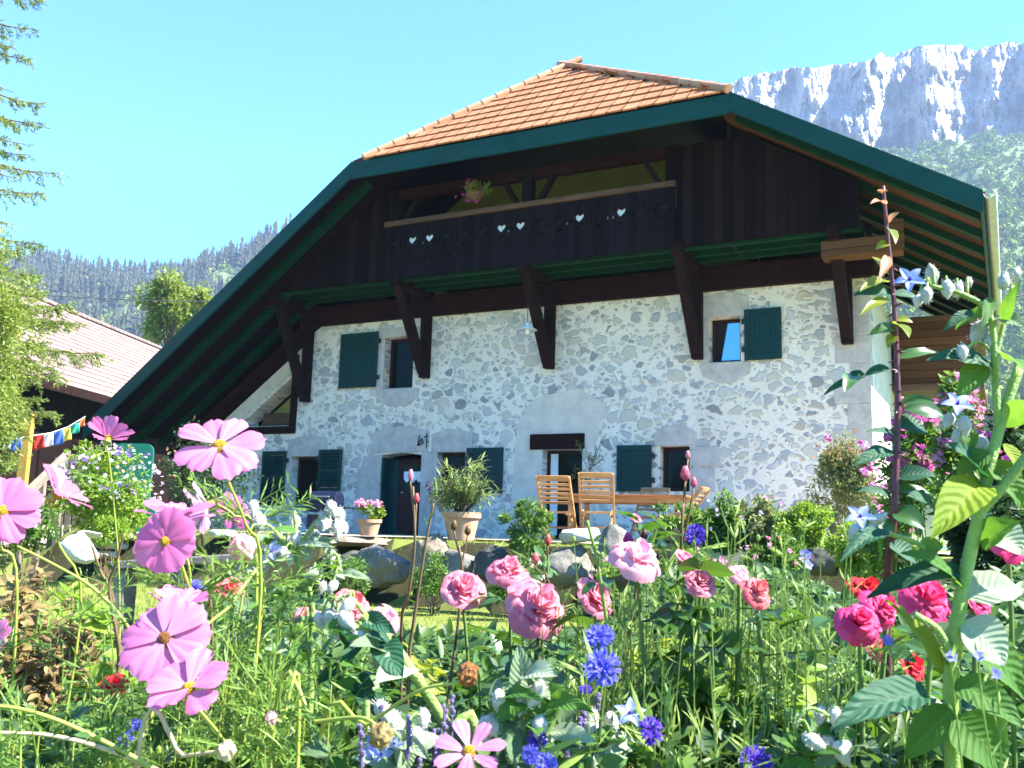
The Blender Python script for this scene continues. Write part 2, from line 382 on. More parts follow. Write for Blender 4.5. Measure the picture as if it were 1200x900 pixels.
def cliff():
    nx, nz = 520, 170; vs = []
    for j in range(nz + 1):
        for i in range(nx + 1):
            px = 745 + (1400 - 745) * i / nx
            top = interp(*zip(*CL), px) + 3.5 * mnoise.fractal(Vector((px * .09, .5, 0)), 1, 2, 4)
            bot = interp(*zip(*CB), px) + 45
            t_ = j / nz; py = bot + (top - bot) * t_
            xx = px * .028; yy = py * .028
            d = 70 * mnoise.fractal(Vector((xx * .7, yy * .25, 1.7)), .9, 2, 2)
            d += 44 * abs(mnoise.noise(Vector((xx * .9 + yy * .3, yy * .45, 8.2)))) + 36 * abs(mnoise.noise(Vector((xx * 2.1 - yy * .3, yy * .9, 3.2))))
            d += 15 * mnoise.fractal(Vector((xx * 4.2, yy * 1.8, 4.4)), .7, 2, 5) + 12 * mnoise.noise(Vector((xx * .5, yy * 2.6, 9)))
            D = 900 + d + 110 * t_
            vs.append(W(px, py, D))
    n = nx + 1
    b = len(vs)
    for i in range(n): p = vs[nz * n + i]; vs.append(p + Vector((0, 260, 15)))
    fs = [(j * n + i, j * n + i + 1, (j + 1) * n + i + 1, (j + 1) * n + i) for j in range(nz + 1) for i in range(nx)]
    tag(MB().add(vs, fs).build('cliff', M['rock'], smooth=False), kind='structure')
cliff()
def hill_sheet(name, top, pxs, D0, D1, py0, bulge, mat):
    """slope rising from the valley (distance D0) to its crest (distance D1); returns a sampler"""
    def at(px, t_):
        tp = interp(*zip(*top), px); D = D0 + (D1 - D0) * t_
        zt = W(px, tp, D1).z; z0 = W(px, py0, D0).z
        k = t_ ** bulge
        P = W(px, 500, D); 
        z = z0 + (zt - z0) * k
        P.z = z + (D * .02) * mnoise.fractal(Vector((px * .02, t_ * 5, D0 * .1)), 1, 2, 3) * (1 - t_ ** 6)
        return P
    nx, ny = 90, 50; vs = []
    for j in range(ny + 1):
        for i in range(nx + 1): vs.append(at(pxs[0] + (pxs[1] - pxs[0]) * i / nx, j / ny))
    n = nx + 1
    for i in range(n): p = vs[ny * n + i]; vs.append(p + Vector((0, 250, -60)))
    fs = [(j * n + i, j * n + i + 1, (j + 1) * n + i + 1, (j + 1) * n + i) for j in range(ny + 1) for i in range(nx)]
    tag(MB().add(vs, fs).build(name, mat, smooth=True), kind='structure')
    return at
TOPL = [(-300, 273), (-60, 305), (45, 313), (90, 322), (150, 327), (190, 327), (225, 315), (260, 303), (300, 285), (340, 267), (380, 251), (460, 218), (560, 203), (700, 223), (900, 253)]
hl = hill_sheet('forested_hill', TOPL, (-300, 900), 230, 800, 640, 1.15, M['hill'])
TOPR = [(800, 300), (960, 215), (1000, 195), (1040, 178), (1075, 183), (1110, 168), (1150, 165), (1180, 157), (1200, 162), (1300, 155), (1420, 150)]
hr = hill_sheet('wooded_slope', TOPR, (780, 1420), 260, 860, 640, 1.25, M['hill'])

def conifer_mat(name, a, b):
    t = NT(name); g = t.n('NewGeometry')
    c = t.ramp(g.outputs['Random Per Island'], [(0, a), (1, b)])
    return t.finish(t.n('BsdfPrincipled', {'Base Color': c, 'Roughness': .9, 'Specular IOR Level': .1}))
M['conifer_far'] = conifer_mat('far_conifer', (.028, .036, .024), (.06, .066, .034))
M['broad_far'] = conifer_mat('far_broadleaf', (.07, .14, .012), (.29, .34, .045))
def far_conifers():
    m = MB()
    for k in range(2600):
        px = rnd(-40, 420); t_ = math.sqrt(rnd(.12, 1.0))
        if t_ < .9 and mnoise.noise(Vector((px * .018, t_ * 5, 2))) > .28: continue
        p = hl(px, min(t_, 1)); h = rnd(12, 21); r = h * rnd(.14, .19)
        vs = []; fs = []; n = 7; lv = 4; z = 0
        for q in range(lv):
            zb = h * (.08 + .23 * q); zt = h * (.42 + .2 * q) if q < lv - 1 else h; rb = r * (1 - q * .21)
            b = len(vs); tw = rnd(0, 6)
            vs += [p + Vector((rb * rnd(.75, 1.2) * math.cos(tw + a * 6.283 / n), rb * rnd(.75, 1.2) * math.sin(tw + a * 6.283 / n), zb + rnd(-.04, .04) * h)) for a in range(n)] + [p + Vector((0, 0, zt))]
            fs += [(b + a, b + (a + 1) % n, b + n) for a in range(n)]
        m.add(vs, fs)
    tag(m.build('conifer_forest', M['conifer_far']), 'hazy dark conifers covering the hill beyond the barn', 'forest', kind='stuff')
far_conifers()
def far_broadleaf():
    V = []; nt_ = 120
    def put(p, r, hz):
        q = rng.normal(size=(nt_, 3)); q /= np.linalg.norm(q, axis=1)[:, None]; lob = rng.normal(size=(7, 3)); lob /= np.linalg.norm(lob, axis=1)[:, None]
        q = lob[rng.integers(0, 7, nt_)] * .62 + q * (.42 * rng.random((nt_, 1)) ** .4); q *= np.array([r, r, r * hz]); q += np.array(p)
        for e in range(1):
            d = rng.normal(size=(nt_, 3, 3)) * r * .17; V.append((q[:, None, :] + d).reshape(-1, 3))
    for k in range(2300):
        px = rnd(960, 1300); t_ = rnd(.05, 1.0) ** .8; p = hr(px, t_); r = rnd(3.0, 7.5) * (1 - .3 * t_)
        put(p + Vector((0, 0, r * .8)), r, rnd(.85, 1.4))
    for k in range(300):
        px = rnd(-40, 420); t_ = math.sqrt(rnd(.1, .8)); p = hl(px, t_); r = rnd(3, 5); put(p + Vector((0, 0, r * .7)), r, 1)
    V = [np.concatenate(V)]; Fc = [np.arange(len(V[0])).reshape(-1, 3)]
    tag(fastmesh('broadleaf_wood', np.concatenate(V), np.concatenate(Fc), M['broad_far']), 'hazy green wood on the slope below the cliff', 'wood', kind='stuff')
far_broadleaf()

# haze: pale air in the valley
def haze():
    m = MB().box(-1500, 1500, -60, 1400, -60, 560)
    t = NT('valley_haze'); pv = t.n('VolumePrincipled', {'Color': (.52, .68, 1.0), 'Density': 0.00023, 'Anisotropy': 0.0})
    t.t.links.new(pv.outputs[0], t.out.inputs['Volume'])
    tag(m.build('haze', t.m), 'thin blue haze in the valley air', 'haze', kind='stuff')
haze()
# ================================================================== the farmhouse
FY, BY = -2.54, -1.40
house = thing('farmhouse', 'large stone farmhouse with dark timber loft, green shutters and orange half-hipped tile roof', 'farmhouse', H2W(0, 0, 0), -YAW)
Lp, PLp, PRp, Rp = HP(100, 497, FY), HP(414, 190, FY), HP(855, 105, FY), HP(1152, 222, FY)
zc_ = (PLp[1] + PRp[1]) / 2; PLp = (PLp[0], zc_); PRp = (PRp[0], zc_)
sl = (PLp[1] - Lp[1]) / (PLp[0] - Lp[0]); srr = (PRp[1] - Rp[1]) / (Rp[0] - PRp[0])
Ax = (PRp[1] - PLp[1] + srr * PRp[0] + sl * PLp[0]) / (sl + srr); Az = PLp[1] + sl * (Ax - PLp[0])
def roof_z(x): return PLp[1] + sl * (x - PLp[0]) if x < Ax else PRp[1] - srr * (x - PRp[0])
Ay = 0.2; TX = PLp[0] + .3
BACK = 8.5
RT = 0.16                                  # roof slab thickness
v3 = Vector
leftpl = [v3((Lp[0], FY, Lp[1])), v3((PLp[0], FY, PLp[1])), v3((Ax, Ay, Az)), v3((Ax, BACK, Az)), v3((Lp[0], BACK, Lp[1]))]
rightpl = [v3((Rp[0], FY, Rp[1])), v3((Rp[0], BACK, Rp[1])), v3((Ax, BACK, Az)), v3((Ax, Ay, Az)), v3((PRp[0], FY, PRp[1]))]
hippl = [v3((TX, FY, PLp[1])), v3((PRp[0], FY, PRp[1])), v3((Ax, Ay, Az))]
m = MB(); m.plate(leftpl, RT); m.plate(rightpl, RT); m.plate(hippl, RT)
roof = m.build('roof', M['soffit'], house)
def tile_plane(mb, org, du, dv, inside, nx, ny, cw, ch, sag=0.02):
    """overlapping tiles in courses: du across, dv up the slope"""
    n = du.cross(dv).normalized()
    for j in range(ny):
        for i in range(nx):
            a, b = i * cw, j * ch
            if not inside(a + cw / 2, b + ch * .4): continue
            e = rnd(-.004, .004); th = .045
            p = lambda q, r_, hh: org + du * (a + q) + dv * (b + r_) + n * hh
            g = .008; yo = rnd(-.012, .012)
            xs = [g, cw * .2, cw * .35, cw * .5, cw * .8, cw - g]; hs = [.004, 0, .0, .0, 0, .006]
            vs = [p(x, yo, th + h + e) for x, h in zip(xs, hs)] + [p(x, ch + .06, .012 + h) for x, h in zip(xs, hs)] + [p(x, yo, th - .03 + e) for x in xs]
            fs = [(k, k + 1, 7 + k, 6 + k) for k in range(5)] + [(12 + k, 13 + k, k + 1, k) for k in range(5)]
            mb.add(vs, fs)
# hip tiles
du = v3((1, 0, 0)); dv = (v3((Ax, Ay, Az)) - v3((Ax, FY, zc_))).normalized(); Lh = (v3((Ax, Ay, Az)) - v3((Ax, FY, zc_))).length
w0 = PRp[0] - TX; ax_ = Ax - TX
ins = lambda a, b: a > ax_ * (b / Lh) - .05 and a < w0 - (w0 - ax_) * (b / Lh) + .05 and b < Lh
ny = 10; ch = Lh / ny
tm = MB(); tile_plane(tm, v3((TX, FY - .07, zc_ - .05)), du, dv, ins, int(w0 / .3) + 1, ny, .3, ch)
tm.build('hip_tiles', M['tile'], roof)
for nm, org, dd, vv, wd, hh in (('slope_tiles', v3((Lp[0], BACK, Lp[1] - .10)), v3((0, -1, 0)), v3((1, 0, sl)).normalized(), BACK - FY, (v3((Ax, 0, Az)) - v3((Lp[0], 0, Lp[1]))).length),
                                ('slope_tiles', v3((Rp[0], FY + .08, Rp[1] - .06)), v3((0, 1, 0)), v3((-1, 0, srr)).normalized(), BACK - FY, (v3((Ax, 0, Az)) - v3((Rp[0], 0, Rp[1]))).length)):
    tl = MB()
    def ins2(a, b, org=org, dd=dd, vv=vv):
        P = org + dd * a + vv * b
        k = (P.z - zc_) / (Az - zc_)
        return P.y > FY + max(0, k) * (Ay - FY) + (.45 if dd.y < 0 and k > 0 else .02) and P.z < Az - .1
    tile_plane(tl, org, dd, vv, ins2, int(wd / .3), int(hh / .36), .3, .36); tl.build(nm, M['tile'], roof)
# caps along hips and ridge
def caps(a, b, r):
    m = MB(); d = (b - a); n = int(d.length / .36); d.normalize()
    for i in range(n + 1):
        p = a + d * (i * .36); m.tube([p, p + d * .41], [r, r * .82], 10)
    return m
for a, b in ((v3((TX, FY - .05, zc_ + .0)), v3((Ax, Ay, Az + .06))), (v3((PRp[0], FY - .05, zc_ + .02)), v3((Ax, Ay, Az + .06))), (v3((Ax, Ay + .9, Az - .08)), v3((Ax, BACK, Az - .08)))):
    caps(a, b, .085).build('ridge_caps', M['ridge'], roof)
# fascia boards (three, mitred) : face at FY
FH = .36
def fas(p, q, y, h, t, drop=0.0):
    m = MB(); a, b = v3((p[0], 0, p[1] - drop)), v3((q[0], 0, q[1] - drop))
    m.add([(a.x, y, a.z - h), (b.x, y, b.z - h), (b.x, y, b.z), (a.x, y, a.z), (a.x, y + t, a.z - h), (b.x, y + t, b.z - h), (b.x, y + t, b.z), (a.x, y + t, a.z)],
          [(0, 1, 2, 3), (7, 6, 5, 4), (0, 4, 5, 1), (2, 6, 7, 3), (1, 5, 6, 2), (0, 3, 7, 4)])
    return m
ext = lambda p, q, e: (p[0] + (p[0] - q[0]) * e, p[1] + (p[1] - q[1]) * e)
bevel(fas(Lp, PLp, FY - .05, FH, .06, .02).build('fascia', M['fascia'], house), .008)
bevel(fas(PLp, PRp, FY - .05, FH, .06, .06).build('fascia', M['fascia'], house), .008)
bevel(fas(PRp, Rp, FY - .05, FH, .06, .02).build('fascia', M['fascia'], house), .008)
# rafters under both slopes (parallel to the slope), repeated into the depth
for k, y in enumerate([-1.95, -1.15, -.35]):
    if y > BY: 
        x1 = HP(345, 365, 0)[0]
    e0 = .28
    a = v3((Lp[0] + .15, y, Lp[1] - e0)); xb = PLp[0]; b = v3((xb, y, roof_z(xb) - e0))
    MB().bar(a, b, .12, .2, (0, 1, 0)).build('rafter', M['rafter'], house)
for k in range(12):
    y = -2.0 + k * 1.0
    if y > 8: break
    e0 = .27; a = v3((Rp[0] - .05, y, Rp[1] - e0)); xa = PRp[0] if y < -.5 else -1.0; b = v3((xa, y, roof_z(xa) - e0))
    MB().bar(a, b, .11, .19, (0, 1, 0)).build('rafter', M['rafter'], house)
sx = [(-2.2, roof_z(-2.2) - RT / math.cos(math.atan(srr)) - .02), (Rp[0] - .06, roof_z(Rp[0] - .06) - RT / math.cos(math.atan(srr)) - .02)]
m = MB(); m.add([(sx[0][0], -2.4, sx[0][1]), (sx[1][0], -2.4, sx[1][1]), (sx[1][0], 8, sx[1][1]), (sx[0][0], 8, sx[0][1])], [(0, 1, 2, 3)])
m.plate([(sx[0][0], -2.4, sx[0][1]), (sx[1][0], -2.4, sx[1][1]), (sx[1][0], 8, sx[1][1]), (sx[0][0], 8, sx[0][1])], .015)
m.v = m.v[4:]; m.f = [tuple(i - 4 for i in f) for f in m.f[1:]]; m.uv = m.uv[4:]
m.build('eave_boarding', M['soffit_lit'], house)
# gutter and its board on the right eave
g = MB(); n = 10; ys = [FY - .05, BACK]
for y in ys:
    for k in range(n + 1):
        t_ = math.pi + math.pi * k / n; g.v.append((Rp[0] + .09 + .085 * math.cos(t_), y, Rp[1] - .08 + .085 * math.sin(t_))); g.uv.append((0, 0))
g.f += [(k, k + 1, n + 2 + k, n + 1 + k) for k in range(n)]
gut = g.build('gutter', M['zinc'], house, True); so = gut.modifiers.new('s', 'SOLIDIFY'); so.thickness = .006
MB().box(Rp[0] - .05, Rp[0] - .012, FY + .04, BACK, Rp[1] - .34, Rp[1] - .06).build('eave_board', M['fascia'], house)

# ---- walls
ZT = HP(680, 354, 0)[1] ; 
def rect(px0, py0, px1, py1, y=0):
    a, b = HP(px0, py0, y), HP(px1, py1, y); return [a[0], b[0], b[1], a[1]]      # x0,x1,z0,z1
def loop(r): return [(r[0], r[2]), (r[1], r[2]), (r[1], r[3]), (r[0], r[3])]
W1, W2 = rect(452, 396, 483, 454), rect(831, 373, 868, 423)
W3, W4 = rect(773, 523, 808, 576), rect(513, 530, 544, 581)
W5, DR = rect(343, 535, 373, 592), rect(447, 532, 490, 629)
FW = rect(636, 527, 681, 612)
DR[2] = .02; FW[2] = .02
xTL = HP(362, 383, 0)[0]
def soff(x): return roof_z(x) - .42
xN0, zN0 = HP(290, 500, 0); xN1, zN1 = HP(346, 418, 0)
xL = -16.2
out = [(xL, 0), (0, 0), (0, ZT), (xTL, ZT), (xTL, soff(xTL) - .75), (xL, soff(xL) - .75 if soff(xL) > .8 else .1)]
nz_top = lambda x: soff(x) - 1.12
niche = [(xN0 - .1, zN0), (xN1, zN0), (xN1, nz_top(xN1)), (xN0 - .1, max(zN0 + .05, nz_top(xN0 - .1)))]
holes = [loop(r) for r in (W1, W2, W3, W4, W5, FW)]
door_arch = [(DR[0], DR[2]), (DR[1], DR[2]), (DR[1], DR[3] - .03), ((DR[0] + DR[1]) / 2, DR[3] + .03), (DR[0], DR[3] - .03)]
holes += [door_arch, niche]
MB().slab(out, holes, 0, .5).build('stone_wall', M['wall'], house)
MB().box(-.5, 0.001, .503, 7, 0, 4.9).build('side_wall', M['plaster'], house)
MB().box(xL, -.5, 6.5, 7, 0, 4.9).build('rear_wall', M['plaster'], house)
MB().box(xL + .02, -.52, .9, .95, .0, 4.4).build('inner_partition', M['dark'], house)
# quoins up the right corner: long and short pale blocks a hair proud of the rubble
q = MB(); z = 0.02; k = 0
while z < 4.6:
    h = rnd(.32, .52); wd = (.62, .38)[k % 2] * rnd(.85, 1.15)
    q.box(-wd, .004, -.012, .3, z + .008, min(z + h, 4.66)); z += h; k += 1
bevel(q.build('corner_quoins', M['ashlar'], house), .012)
# niche: sloping olive wall inside, brown frame, wooden box
nb = MB(); nb.slab(niche, [], .62, .66); nb.build('niche_back', M['olive'], house)
fr = MB(); fr.box(xN1 - .03, xN1 + .16, -.05, .2, zN0 - .02, nz_top(xN1) + .5); fr.box(xN0 - .6, xN1 + .16, -.06, .2, zN0 - .2, zN0 - .02)
bevel(fr.build('niche_frame', M['brack'], house), .015)
MB().box(xN0 + .35, xN1 - .15, .15, .55, zN0, zN0 + .33).build('niche_crate', M['railwood'], house)
pl_ = MB(); pl_.plate([(xL, -.012, soff(xL) - .62), (xTL + .1, -.012, soff(xTL + .1) - .62), (xTL + .1, -.012, soff(xTL + .1) - 1.0), (xL, -.012, soff(xL) - 1.0)][::-1], -.012)
pl_.build('plaster_band', M['plaster'], house)
rb = MB(); rb.bar((xL - .6, -.06, soff(xL - .6) - .38), (xTL + .4, -.06, soff(xTL + .4) - .38), .2, .46, (0, 1, 0)); rb.build('wall_rafter', M['beam'], house)

# ---- dressed stone around openings
def stone(pts, dep=.02, lab=None):
    return bevel(MB().slab(pts, [], -dep, .2).build('dressed_stone', M['ashlar'], house), .012)
def arch(x0, x1, z0, z1, rise=.12, n=8):
    return [(x0, z0), (x1, z0)] + [(x1 - (x1 - x0) * i / n, z1 - rise + rise * math.sin(math.pi * (.12 + .76 * i / n))) for i in range(n + 1)]
def surround(r, sill=True, lint=True, jl=True, jr=True, lw=.18, rise=.12, lh=.4):
    x0, x1, z0, z1 = r; e = .004
    if lint: stone(arch(x0 - lw, x1 + lw, z1 + e, z1 + lh, rise))
    if jl: stone([(x0 - lw * rnd(.9, 1.5), z0), (x0 - e, z0), (x0 - e, z1), (x0 - lw * rnd(.8, 1.1), z1)], .017)
    if jr: stone([(x1 + e, z0), (x1 + lw * rnd(.9, 1.5), z0), (x1 + lw * rnd(.8, 1.1), z1), (x1 + e, z1)], .017)
    if sill: stone([(x0 - .2, z0 - .03), (x0 - .12, z0 - .26), (x0 + .2, z0 - .42), (x1 - .1, z0 - .4), (x1 + .18, z0 - .24), (x1 + .2, z0 - .03), (x1, z0 - e), (x0, z0 - e)], .02)
surround(W1, True, True, True, False, .22, .05, .22); surround(W2, True, True, True, False, .17, .22, .5)
surround(W5, False, True, True, False, .16, .2, .5); surround(W4, False, True, False, False, .16, .16, .5)
stone(arch(DR[0] - .28, DR[1] + .16, DR[3] + .04, DR[3] + .62, .22))
stone([(DR[0] - .7, 0.02), (DR[0] - .004, 0.02), (DR[0] - .004, DR[3] - .02), (DR[0] - .35, DR[3] - .02), (DR[0] - .62, DR[3] - .4)], .018)
stone([(DR[1] + .004, .02), (W4[0] - .004, .02), (W4[0] - .004, DR[3] + .02), (DR[1] + .004, DR[3] + .02)], .016)
stone(arch(W3[0] - .1, W3[1] + .14, W3[3] + .004, W3[3] + .42, .25))
stone([(W3[1] + .004, W3[2]), (W3[1] + .5, W3[2]), (W3[1] + .5, W3[3] - .42), (W3[1] + .004, W3[3] - .42)], .016)
stone([(W3[1] + .004, W3[3] - .4), (W3[1] + .62, W3[3] - .4), (W3[1] + .6, W3[3] - .02), (W3[1] + .004, W3[3] - .02)], .02)
# plastered patch above and beside the french window
pp = MB(); pp.slab([(FW[0] - .75, .02), (FW[0] - .005, .02), (FW[0] - .005, FW[3]), (FW[1] + .005, FW[3]), (FW[1] + .005, .02), (FW[1] + .25, .02), (FW[1] + .3, FW[3] + .1), (FW[1] + .5, FW[3] + .9), (FW[1] - .1, FW[3] + 1.25), (FW[0] - .2, FW[3] + 1.1), (FW[0] - .6, FW[3] + .5)], [], -.008, .05)
pp.build('plaster_patch', M['plaster'], house)
bevel(MB().box(FW[0] - .28, FW[1] + .05, -.06, .2, FW[3] + .003, FW[3] + .32).build('timber_lintel', M['beam'], house), .015)

# ---- windows and doors
def window(r, pane='pane', dep=.22, mull=False, curtain=False):
    x0, x1, z0, z1 = r; f = .07; y = dep
    m = MB(); m.box(x0 + .002, x0 + f, y, y + .07, z0 + .002, z1 - .002); m.box(x1 - f, x1 - .002, y, y + .07, z0 + .002, z1 - .002)
    m.box(x0 + f, x1 - f, y, y + .07, z0 + .002, z0 + f); m.box(x0 + f, x1 - f, y, y + .07, z1 - f, z1 - .002)
    if mull: m.box((x0 + x1) / 2 - .03, (x0 + x1) / 2 + .03, y + .003, y + .067, z0 + f, z1 - f)
    o = bevel(m.build('window', M['frame'], house), .008)
    p = MB(); p.add([(x0 + f, y + .035, z0 + f), (x1 - f, y + .035, z0 + f), (x1 - f, y + .035, z1 - f), (x0 + f, y + .035, z1 - f)], [(0, 1, 2, 3)])
    p.build('pane', M[pane], o)
    if curtain:
        c = MB(); n = 14; xs = [x0 + f + .01 + (x1 - x0) * .2 * i / n for i in range(n + 1)]
        for z in (z0 + .1, z1 - f): 
            for i, x in enumerate(xs): c.v.append((x, y + .015 - .01 * math.sin(i * 1.9), z)); c.uv.append((0, 0))
        c.f += [(i, i + 1, n + 2 + i, n + 1 + i) for i in range(n)]; c.build('curtain', M['white'], o)
    return o
window(W1); window(W2, 'pane_sky'); window(W3); window(W4); window(W5); window(FW, curtain=True)
# painted dark diagonal of the reflection, a wedge over the sky-reflecting pane
x0, x1, z0, z1 = W2
MB().add([(x0 + .07, .25, z0 + .07), (x0 + .17, .25, z0 + .07), (x0 + .30, .25, z1 - .07), (x0 + .07, .25, z1 - .07)], [(0, 1, 2, 3)]).build('pane_dark_reflection', M['dark'], house)
dm = MB(); x0, x1, z0, z1 = DR
dm.box(x0 + .3, x1, .3, .35, z0, z1 - .1); dm.box(x0 + .38, x1 - .08, .285, .3, z0 + .12, z0 + .8)
dr = bevel(dm.build('door', M['frame'], house), .006)
MB().box(x0 + .4, x1 - .1, .29, .298, z0 + .9, z1 - .25).build('pane', M['pane'], dr)
cm = MB(); xa, xb = x0 + .45, x1 - .13; n = 24
for j, z in enumerate((z1 - .38, z1 - .55)):
    for i in range(n + 1): cm.v.append((xa + (xb - xa) * i / n, .275 + .008 * math.sin(i * 1.7), z - (0.07 * abs(math.sin(i * math.pi * 3 / n)) if j else 0))); cm.uv.append((0, 0))
cm.f += [(i, i + 1, n + 2 + i, n + 1 + i) for i in range(n)]; cm.build('lace_curtain', M['white'], dr)
MB().lathe([(.012, 0), (.03, .01), (.03, .03), (.01, .04)], (x0 + .43, .26, .95), 10).build('handle', M['zinc'], dr)
gl = MB(); gl.box(x0 + .005, x0 + .05, .02, .45, z0 + .02, z1 - .08); gl.box(x0 + .05, x0 + .3, .28, .33, z0 + .02, z1 - .1)
bevel(gl.build('green_door_leaf', M['shutter'], house), .006)

def shutter(r, louvre=False, hinge_left=True):
    x0, x1, z0, z1 = r; y1 = -.045; y0 = -.085; m = MB()
    if louvre:
        f = .07
        m.box(x0, x0 + f, y0, y1, z0, z1); m.box(x1 - f, x1, y0, y1, z0, z1)
        m.box(x0 + f, x1 - f, y0, y1, z0, z0 + .1); m.box(x0 + f, x1 - f, y0, y1, z1 - .1, z1); m.box(x0 + f, x1 - f, y0, y1, (z0 + z1) / 2 - .05, (z0 + z1) / 2 + .05)
        z = z0 + .12
        while z < z1 - .12:
            m.add([(x0 + f, y1, z + .05), (x1 - f, y1, z + .05), (x1 - f, y0, z), (x0 + f, y0, z), (x0 + f, y1, z + .062), (x1 - f, y1, z + .062), (x1 - f, y0, z + .012), (x0 + f, y0, z + .012)],
                  [(0, 1, 2, 3), (7, 6, 5, 4), (3, 2, 6, 7), (1, 0, 4, 5)]); z += .055
    else:
        m.box(x0, x1, y0 + .015, y1, z0, z1); f = .1
        m.box(x0, x0 + f, y0, y0 + .013, z0, z1); m.box(x1 - f, x1, y0, y0 + .013, z0, z1)
        m.box(x0 + f, x1 - f, y0, y0 + .013, z0, z0 + .13); m.box(x0 + f, x1 - f, y0, y0 + .013, z1 - .11, z1)
        x = x0 + f
        while x < x1 - f - .03: m.box(x + .006, min(x + .095, x1 - f - .004), y0 + .009, y0 + .0145, z0 + .14, z1 - .12); x += .1
    o = bevel(m.build('shutter', M['shutter'], house), .005, 1)
    xe = x1 if hinge_left else x0; s_ = 1 if hinge_left else -1
    for z in (z0 + .22, z1 - .22):
        MB().box(min(xe, xe + s_ * .06) , max(xe, xe + s_ * .06), -.07, -.02, z - .05, z + .05).build('hinge', M['iron'], o)
    return o
S = lambda a, b, c, d: rect(a, b, c, d, -.07)
shutter(S(400, 392, 440, 453), False, True); shutter(S(872, 363, 916, 420), False, False)
shutter(S(723, 522, 763, 576), False, True); shutter(S(547, 525, 588, 578), False, False)
shutter(S(308, 529, 331, 592), True, True); shutter(S(374, 527, 398, 577), True, False)
# house number ironwork between door and window
t_ = MB(); ix, iz = HP(497, 517, -.03)
for a, b in (((-.12, .14), (-.16, -.1)), ((-.16, -.1), (-.02, -.04)), ((-.02, -.04), (-.06, .06)), ((-.06, .06), (-.16, -.1)), ((.07, .18), (.07, -.16)), ((.07, .1), (.0, .1)), ((.07, -.02), (.12, -.02))):
    t_.tube([(ix + a[0], -.04, iz + a[1]), (ix + b[0], -.04, iz + b[1])], .012, 6)
t_.build('wall_ironwork', M['iron'], house)

# ---- timber: wall beam, joists, brackets, loft, balcony
ZB = HP(455, 328, BY)[1]                        # underside of the loft front
xb0, xb1 = HP(455, 290, BY)[0], HP(792, 250, BY)[0]
xc0, xc1 = HP(320, 343, BY)[0], .05
bevel(MB().box(xTL - .2, .12, -.12, .45, ZT - .03, ZB - .06).build('wall_beam', M['beam'], house), .02)
fl = MB(); fl.box(xc0, xc1, BY + .05, -.12, ZB + .10, ZB + .14); fl.build('loft_floor', M['rafter'], house)
for y in (BY + .16, BY + .62, BY + 1.05): bevel(MB().box(xc0, xc1, y - .06, y + .06, ZB - .04, ZB + .1).build('joist', M['rafter'], house), .008)
def bracket(pxl, pyb, wd=.2):
    x, zb = HP(pxl, pyb, -.1); m = MB(); zt = ZB - .04
    m.box(x - wd / 2, x + wd / 2, -.2, -.002, zb, zt)
    m.bar((x, -.16, zb + .12), (x, BY + .12, zt - .04), wd * .92, .2, (1, 0, 0)); 
    m.box(x - wd * .55, x + wd * .55, BY - .1, -.125, zt - .02, zt + .12) if False else m.bar((x, 0, zt + .02), (x, BY - .06, zt + .02), wd * 1.1, .2)
    bevel(m.build('bracket', M['brack'], house), .015)
for a, b in ((357, 471), (497, 443), (643, 432), (817, 421), (993, 403)): bracket(a, b)
# left end of the loft carries on as a beam under the eave
bevel(MB().box(xc0 - .5, xc0 + .1, BY + .02, -.05, ZB - .28, ZB - .06).build('purlin_end', M['brack'], house), .02)
def sof2(x): return (roof_z(x) if (x < PLp[0] or x > PRp[0]) else zc_) - .34
zrail0, zrail1 = HP(455, 262, BY)[1], HP(790, 219, BY)[1]; zr = (zrail0 + zrail1) / 2
xpl, xpr = HP(476, 240, BY)[0], HP(786, 215, BY)[0]
MB().slab([(xc0, ZB), (xb0, ZB), (xb0, sof2(xb0)), (PLp[0], sof2(PLp[0]) if False else zc_ - .34), (xc0, max(ZB + .05, sof2(xc0)))] if xb0 > PLp[0] else [(xc0, ZB), (xb0, ZB), (xb0, sof2(xb0)), (xc0, max(ZB + .05, sof2(xc0)))], [], BY, BY + .05).build('loft_cladding', M['loft'], house)
MB().slab([(xb1, ZB), (xc1, ZB), (xc1, sof2(xc1)), (PRp[0], zc_ - .34), (xb1, zc_ - .34)], [], BY, BY + .05).build('loft_cladding', M['loft'], house)
# balcony front with cut-outs
def heart(cx, cz, s_, n=16):
    pts = []
    for i in range(n):
        a = 2 * math.pi * i / n; x = 16 * math.sin(a) ** 3; z = 13 * math.cos(a) - 5 * math.cos(2 * a) - 2 * math.cos(3 * a) - math.cos(4 * a)
        pts.append((cx + x * s_ / 32, cz + z * s_ / 32))
    return pts
bh = []; zp = ZB + (zr - ZB) * .66; span = xb1 - xb0
cells = 15; hearts = []
for i in range(cells):
    cx = xb0 + span * (i + .5) / cells
    bh.append(heart(cx, zp, .2)); hearts.append(cx)
    bh.append([(cx + .16, zp + .0), (cx + .185, zp - .11), (cx + .135, zp - .11)]); bh.append([(cx - .16, zp + .0), (cx - .135, zp - .11), (cx - .185, zp - .11)])
    bh.append([(cx + .03 * math.cos(a), zp + .2 + .03 * math.sin(a)) for a in np.linspace(0, 6.283, 9)[:-1]])
    bh.append(heart(cx, zp - .24, .1))
    for dx in (-.09, .09): bh.append([(cx + dx + .022 * math.cos(a), zp - .42 + .022 * math.sin(a)) for a in np.linspace(0, 6.283, 9)[:-1]])
bal = MB().slab([(xb0, ZB - .02), (xb1, ZB - .02), (xb1, zr - .06), (xb0, zr - .06)], bh, BY - .06, BY - .02).build('balcony_front', M['balc'], house)
